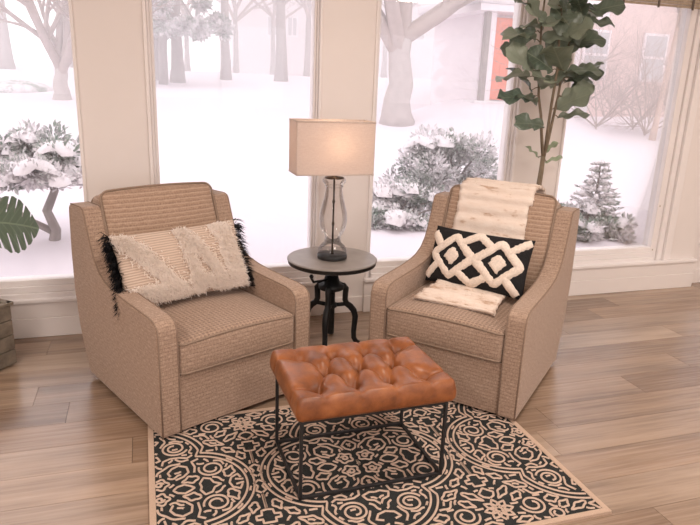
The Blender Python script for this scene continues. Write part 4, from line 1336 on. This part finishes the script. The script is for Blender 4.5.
# ================================================================== PLANTS
LEAVES = [((2.192, 3.4, 1.713), (1.958, 3.3, 1.774), 0.102),
          ((2.206, 3.42, 1.761), (2.023, 3.36, 1.703), 0.088),
          ((2.188, 3.38, 1.544), (2.012, 3.28, 1.666), 0.121),
          ((2.171, 3.4, 1.502), (1.943, 3.3, 1.523), 0.125),
          ((2.217, 3.38, 1.384), (1.954, 3.3, 1.409), 0.088),
          ((2.223, 3.36, 1.348), (2.097, 3.3, 1.419), 0.077),
          ((2.383, 3.36, 1.545), (2.213, 3.24, 1.691), 0.146),
          ((2.446, 3.42, 1.698), (2.589, 3.34, 1.767), 0.143),
          ((2.455, 3.44, 1.687), (2.635, 3.4, 1.731), 0.09),
          ((2.446, 3.42, 1.505), (2.64, 3.36, 1.622), 0.092),
          ((2.457, 3.44, 1.481), (2.657, 3.42, 1.531), 0.042),
          ((2.419, 3.4, 1.394), (2.551, 3.34, 1.465), 0.085),
          ((2.371, 3.36, 1.327), (2.414, 3.28, 1.393), 0.122),
          ((2.537, 3.44, 1.828), (2.72, 3.4, 1.848), 0.085),
          ((2.579, 3.44, 1.89), (2.742, 3.38, 1.953), 0.109),
          ((2.237, 3.38, 1.806), (2.132, 3.3, 1.872), 0.103),
          ((2.306, 3.42, 1.905), (2.339, 3.34, 1.832), 0.128),
          ((2.413, 3.4, 1.818), (2.19, 3.3, 1.848), 0.09),
          ((2.185, 3.42, 1.863), (2.031, 3.32, 1.921), 0.089),
          ((2.255, 3.42, 1.718), (2.309, 3.36, 1.747), 0.096),
          ((2.26, 3.44, 1.777), (2.096, 3.38, 1.815), 0.089),
          ((2.5, 3.4, 1.87), (2.39, 3.34, 1.959), 0.122),
          ((2.31, 3.36, 1.447), (2.207, 3.3, 1.533), 0.1),
          ((2.432, 3.44, 1.596), (2.451, 3.42, 1.668), 0.104),
          ((2.321, 3.46, 1.591), (2.346, 3.44, 1.676), 0.103),
          ((2.537, 3.46, 1.782), (2.372, 3.4, 1.804), 0.123),
          ((2.278, 3.4, 1.957), (2.159, 3.34, 2.019), 0.12),
          ((2.404, 3.42, 1.968), (2.489, 3.38, 2.06), 0.122),
          ((2.521, 3.44, 1.967), (2.732, 3.42, 2.038), 0.124),
          ((2.207, 3.44, 1.957), (2.013, 3.4, 1.983), 0.105),
          ((2.327, 3.38, 2.004), (2.298, 3.3, 2.09), 0.121),
          ((2.307, 3.38, 1.226), (2.086, 3.3, 1.262), 0.1),
          ((2.426, 3.42, 1.269), (2.544, 3.38, 1.313), 0.055),
          ((2.344, 3.44, 1.024), (2.269, 3.46, 1.1), 0.039),
          ((2.398, 3.46, 1.057), (2.486, 3.48, 1.13), 0.059),
          ((2.377, 3.42, 0.999), (2.484, 3.4, 1.044), 0.036)]
def fiddle(seed):
    rnd = random.Random(seed)
    ws = [(0, .03), (.08, .14), (.2, .24), (.35, .25), (.5, .29), (.68, .37), (.82, .36), (.93, .24), (1, .02)]
    def wdt(t):
        for (a, b), (c, d) in zip(ws[:-1], ws[1:]):
            if t <= c:
                k = (t - a) / (c - a); k = k * k * (3 - 2 * k); return b + (d - b) * k
        return .02
    nu, nv = 9, 16; vs = []
    cur = rnd.uniform(.10, .28); ph = rnd.uniform(0, 6)
    for j in range(nv):
        t = j / (nv - 1); w_ = wdt(t)
        for i in range(nu):
            u = -1 + 2 * i / (nu - 1)
            x = u * w_
            z = .22 * abs(x) - cur * t * t + .075 * math.sin(t * 13 + ph + (1.5 if u > 0 else 0)) * u * u - .20 * x * x
            vs.append((x, t, z))
    fs = [(j * nu + i, j * nu + i + 1, (j + 1) * nu + i + 1, (j + 1) * nu + i) for j in range(nv - 1) for i in range(nu - 1)]
    me = bpy.data.meshes.new('leaf'); me.from_pydata(vs, [], fs)
    me.polygons.foreach_set('use_smooth', [True] * len(fs))
    return me
fm = [fiddle(i) for i in range(5)]
fmp = fiddle(9)
for m_ in fm: m_.materials.append(M['ficus'])
fmp.materials.append(M['ficus_pale'])
fg = empty('fiddle_leaf_fig', (2.34, 3.40, 0), 0, 'tall fiddle leaf fig behind the right armchair', 'plant')
F0 = Vector((2.34, 3.40, 0))
def rel(pts): return [Vector(p) - F0 for p in pts]
MB().lathe([(0, .0), (.115, 0), (.13, .02), (.145, .26), (.15, .28), (.138, .28), (.13, .24), (0, .24)], 32).build('pot', M['pot'], fg)
MB().lathe([(0, .240), (.129, .240), (.11, .255), (0, .26)], 24).build('soil', M['soil'], fg)
MB().tube(rel([(2.33, 3.40, .24), (2.325, 3.40, .5), (2.337, 3.40, .833), (2.343, 3.40, .94), (2.345, 3.40, 1.04)]), [.019, .018, .0165, .0155, .014], 12).build('trunk', M['stem'], fg)
stA = rel([(2.343, 3.40, 1.035), (2.314, 3.40, 1.174), (2.294, 3.40, 1.287), (2.262, 3.40, 1.40), (2.255, 3.42, 1.60), (2.24, 3.42, 1.80), (2.23, 3.40, 2.0)])
stB = rel([(2.348, 3.40, 1.03), (2.382, 3.42, 1.149), (2.394, 3.42, 1.253), (2.413, 3.42, 1.40), (2.43, 3.43, 1.60), (2.48, 3.44, 1.80), (2.47, 3.42, 2.02)])
stC = rel([(2.36, 3.41, 1.08), (2.355, 3.40, 1.22), (2.345, 3.38, 1.35), (2.35, 3.37, 1.55), (2.34, 3.38, 1.78), (2.33, 3.38, 2.02)])
for s_ in (stA, stB, stC):
    MB().tube(s_, [.0105 - .0009 * i for i in range(len(s_))], 10).build('stem', M['stem'], fg)
def nearest(p):
    best = None
    for s_ in (stA, stB, stC):
        for a, b in zip(s_[:-1], s_[1:]):
            for k in range(5):
                q = a.lerp(b, k / 4)
                d = (q - p).length
                if best is None or d < best[0]: best = (d, q)
    return best[1]
rnd = random.Random(21)
EX = []
for k in range(20):
    s_ = (stA, stB, stC)[k % 3]
    f_ = rnd.uniform(2.6, len(s_) - 1.05); i_ = int(f_); q = s_[i_].lerp(s_[min(i_ + 1, len(s_) - 1)], f_ - i_) + F0
    an = rnd.uniform(0, 2 * PI); d_ = Vector((math.cos(an), math.sin(an) * .6 - .25, rnd.uniform(-.1, .7))).normalized()
    b_ = q + d_ * rnd.uniform(.03, .06); t_ = b_ + d_ * rnd.uniform(.14, .19)
    if t_.y > 3.60: continue
    EX.append((tuple(b_), tuple(t_), rnd.uniform(.085, .12)))
LEAVES = EX + LEAVES
for i, (b, t, wd) in enumerate(LEAVES):
    pale = i >= len(LEAVES) - 3
    B, Tt = Vector(b) - F0, Vector(t) - F0
    ax = Tt - B
    if not pale: Tt = B + ax * max(1.0, .20 / ax.length); ax = Tt - B
    tocam = (Vector((0, 0, 1.45)) - (B + F0)).normalized()
    nrm = tocam * rnd.uniform(.3, 1.0) + Vector((0, 0, rnd.uniform(.2, 1.2))) + Vector((rnd.uniform(-.7, .7), rnd.uniform(-.3, .5), 0))
    yv = ax.normalized(); zv = (nrm - yv * nrm.dot(yv)).normalized(); xv = yv.cross(zv)
    L = ax.length * 1.04
    mt = Matrix(((xv.x, yv.x, zv.x, B.x), (xv.y, yv.y, zv.y, B.y), (xv.z, yv.z, zv.z, B.z), (0, 0, 0, 1)))
    o = bpy.data.objects.new('leaf', fmp if pale else fm[i % 5]); col.objects.link(o); o.parent = fg
    if not pale: wd *= 1.3
    o.matrix_local = mt @ Matrix.Diagonal((wd / .74, L, L, 1))
    q = nearest(B)
    MB().tube([q, q.lerp(B, .6) + Vector((0, 0, .01)), B + yv * .01], [.0035, .003, .0025], 6).build('petiole', M['stem'], fg)

# monstera in a slatted wooden crate at the left edge
cr = empty('planter_crate', (-.930, 3.290, 0), R(49.5), 'weathered grey wooden planter crate at the left edge', 'planter')
S_, HC = .18, .325
for k in range(4):
    a = R(90 * k)
    for j in range(4):
        z0 = .012 + j * .078
        b_ = MB().box(-S_, S_, -S_ - .004, -S_ + .012, z0, z0 + .074).build('slat', M['crate_wood'], cr, smooth=False, bevel=.003)
        b_.rotation_euler.z = a; b_.location = (0, 0, 0)
    p_ = MB().box(-S_ + .016, -S_ + .046, -S_ + .013, -S_ + .040, 0, HC - .005).build('corner_post', M['crate_wood'], cr, smooth=False)
    p_.rotation_euler.z = a
    r_ = MB().box(-S_ - .012, S_ + .012, -S_ - .014, -S_ + .018, HC - .005, HC + .012).build('rim_board', M['crate_wood'], cr, smooth=False, bevel=.003)
    r_.rotation_euler.z = a
MB().box(-S_ + .014, S_ - .014, -S_ + .014, S_ - .014, .02, .24).build('soil', M['soil'], cr, smooth=False)
mo = empty('monstera_plant', (-.93, 3.29, .24), 0, 'monstera with large split leaves at the left edge', 'plant')
def monstera_leaf():
    nv = 73; vs = []; fs = []
    for sd in (-1, 1):
        o = len(vs)
        for j in range(nv):
            t = j / (nv - 1)
            w_ = .46 * (math.sin(PI * min(1, (t * .93 + .07)) ** .72)) ** .8
            ph = (t * 6.3) % 1
            slit = ph < .13 and .10 < t < .93
            for i in range(7):
                u = i / 6
                lim = .36 if slit else 1 - .10 * abs(ph - .6)
                x = sd * w_ * min(u, lim)
                y = t + .42 * abs(x) * (1 - t * .5) - .14 * (1 - min(1, t * 5)) * u
                z = -.22 * t * t - .35 * x * x + .10 * abs(x) + .015 * math.sin(t * 40) * u
                vs.append((x, y, z))
        fs += [(o + j * 7 + i, o + j * 7 + i + 1, o + (j + 1) * 7 + i + 1, o + (j + 1) * 7 + i) for j in range(nv - 1) for i in range(6)]
    me = bpy.data.meshes.new('leaf'); me.from_pydata(vs, [], fs); me.materials.append(M['monstera'])
    me.polygons.foreach_set('use_smooth', [True] * len(fs))
    return me
mm = monstera_leaf()
MO = Vector((-.93, 3.29, .24))
for b, t, nrm, wd in (((-.745, 3.34, .735), (-.475, 3.40, .712), (-.1, -.75, .75), .34), ((-1.0, 3.2, .80), (-1.2, 3.0, .86), (-.2, -.5, .9), .3), ((-.98, 3.35, .95), (-1.1, 3.5, 1.1), (0, -.8, .6), .26), ((-.90, 3.15, .58), (-.98, 2.92, .55), (.1, -.5, .9), .22)):
    B, Tt = Vector(b) - MO, Vector(t) - MO
    ax = Tt - B; yv = ax.normalized(); nv_ = Vector(nrm); zv = (nv_ - yv * nv_.dot(yv)).normalized(); xv = yv.cross(zv)
    o = bpy.data.objects.new('leaf', mm); col.objects.link(o); o.parent = mo
    L = ax.length
    o.matrix_local = Matrix(((xv.x, yv.x, zv.x, B.x), (xv.y, yv.y, zv.y, B.y), (xv.z, yv.z, zv.z, B.z), (0, 0, 0, 1))) @ Matrix.Diagonal((wd / .92, L * .85, L, 1))
    MB().tube([Vector((0, 0, -.02)), Vector((B.x * .3, B.y * .3, B.z * .5)), Vector((B.x * .8, B.y * .8, B.z * .95)), B + yv * .03], [.009, .007, .006, .005], 8).build('petiole', M['stem'], mo)

# bamboo shade rolled up at the top of the fourth window
bl = empty('bamboo_shade', (3.10, WY - .045, 1.99), 0, 'bamboo roman shade raised at the top of the fourth window', 'window shade')
for j in range(9):
    z = .0 + j * .017
    MB().box(-.53, .53, -.006 - .004 * (j % 2), .006, z, z + .0145).build('slat', M['bamboo'], bl, smooth=False, bevel=.002)
MB().box(-.54, .54, -.02, .02, .155, .20).build('head_rail', M['bamboo'], bl, smooth=False, bevel=.003)
for x in (-.42, -.14, .14, .42):
    MB().box(x - .008, x + .008, -.014, -.0105, -.012, .155).build('tape', M['cord'], bl, smooth=False)
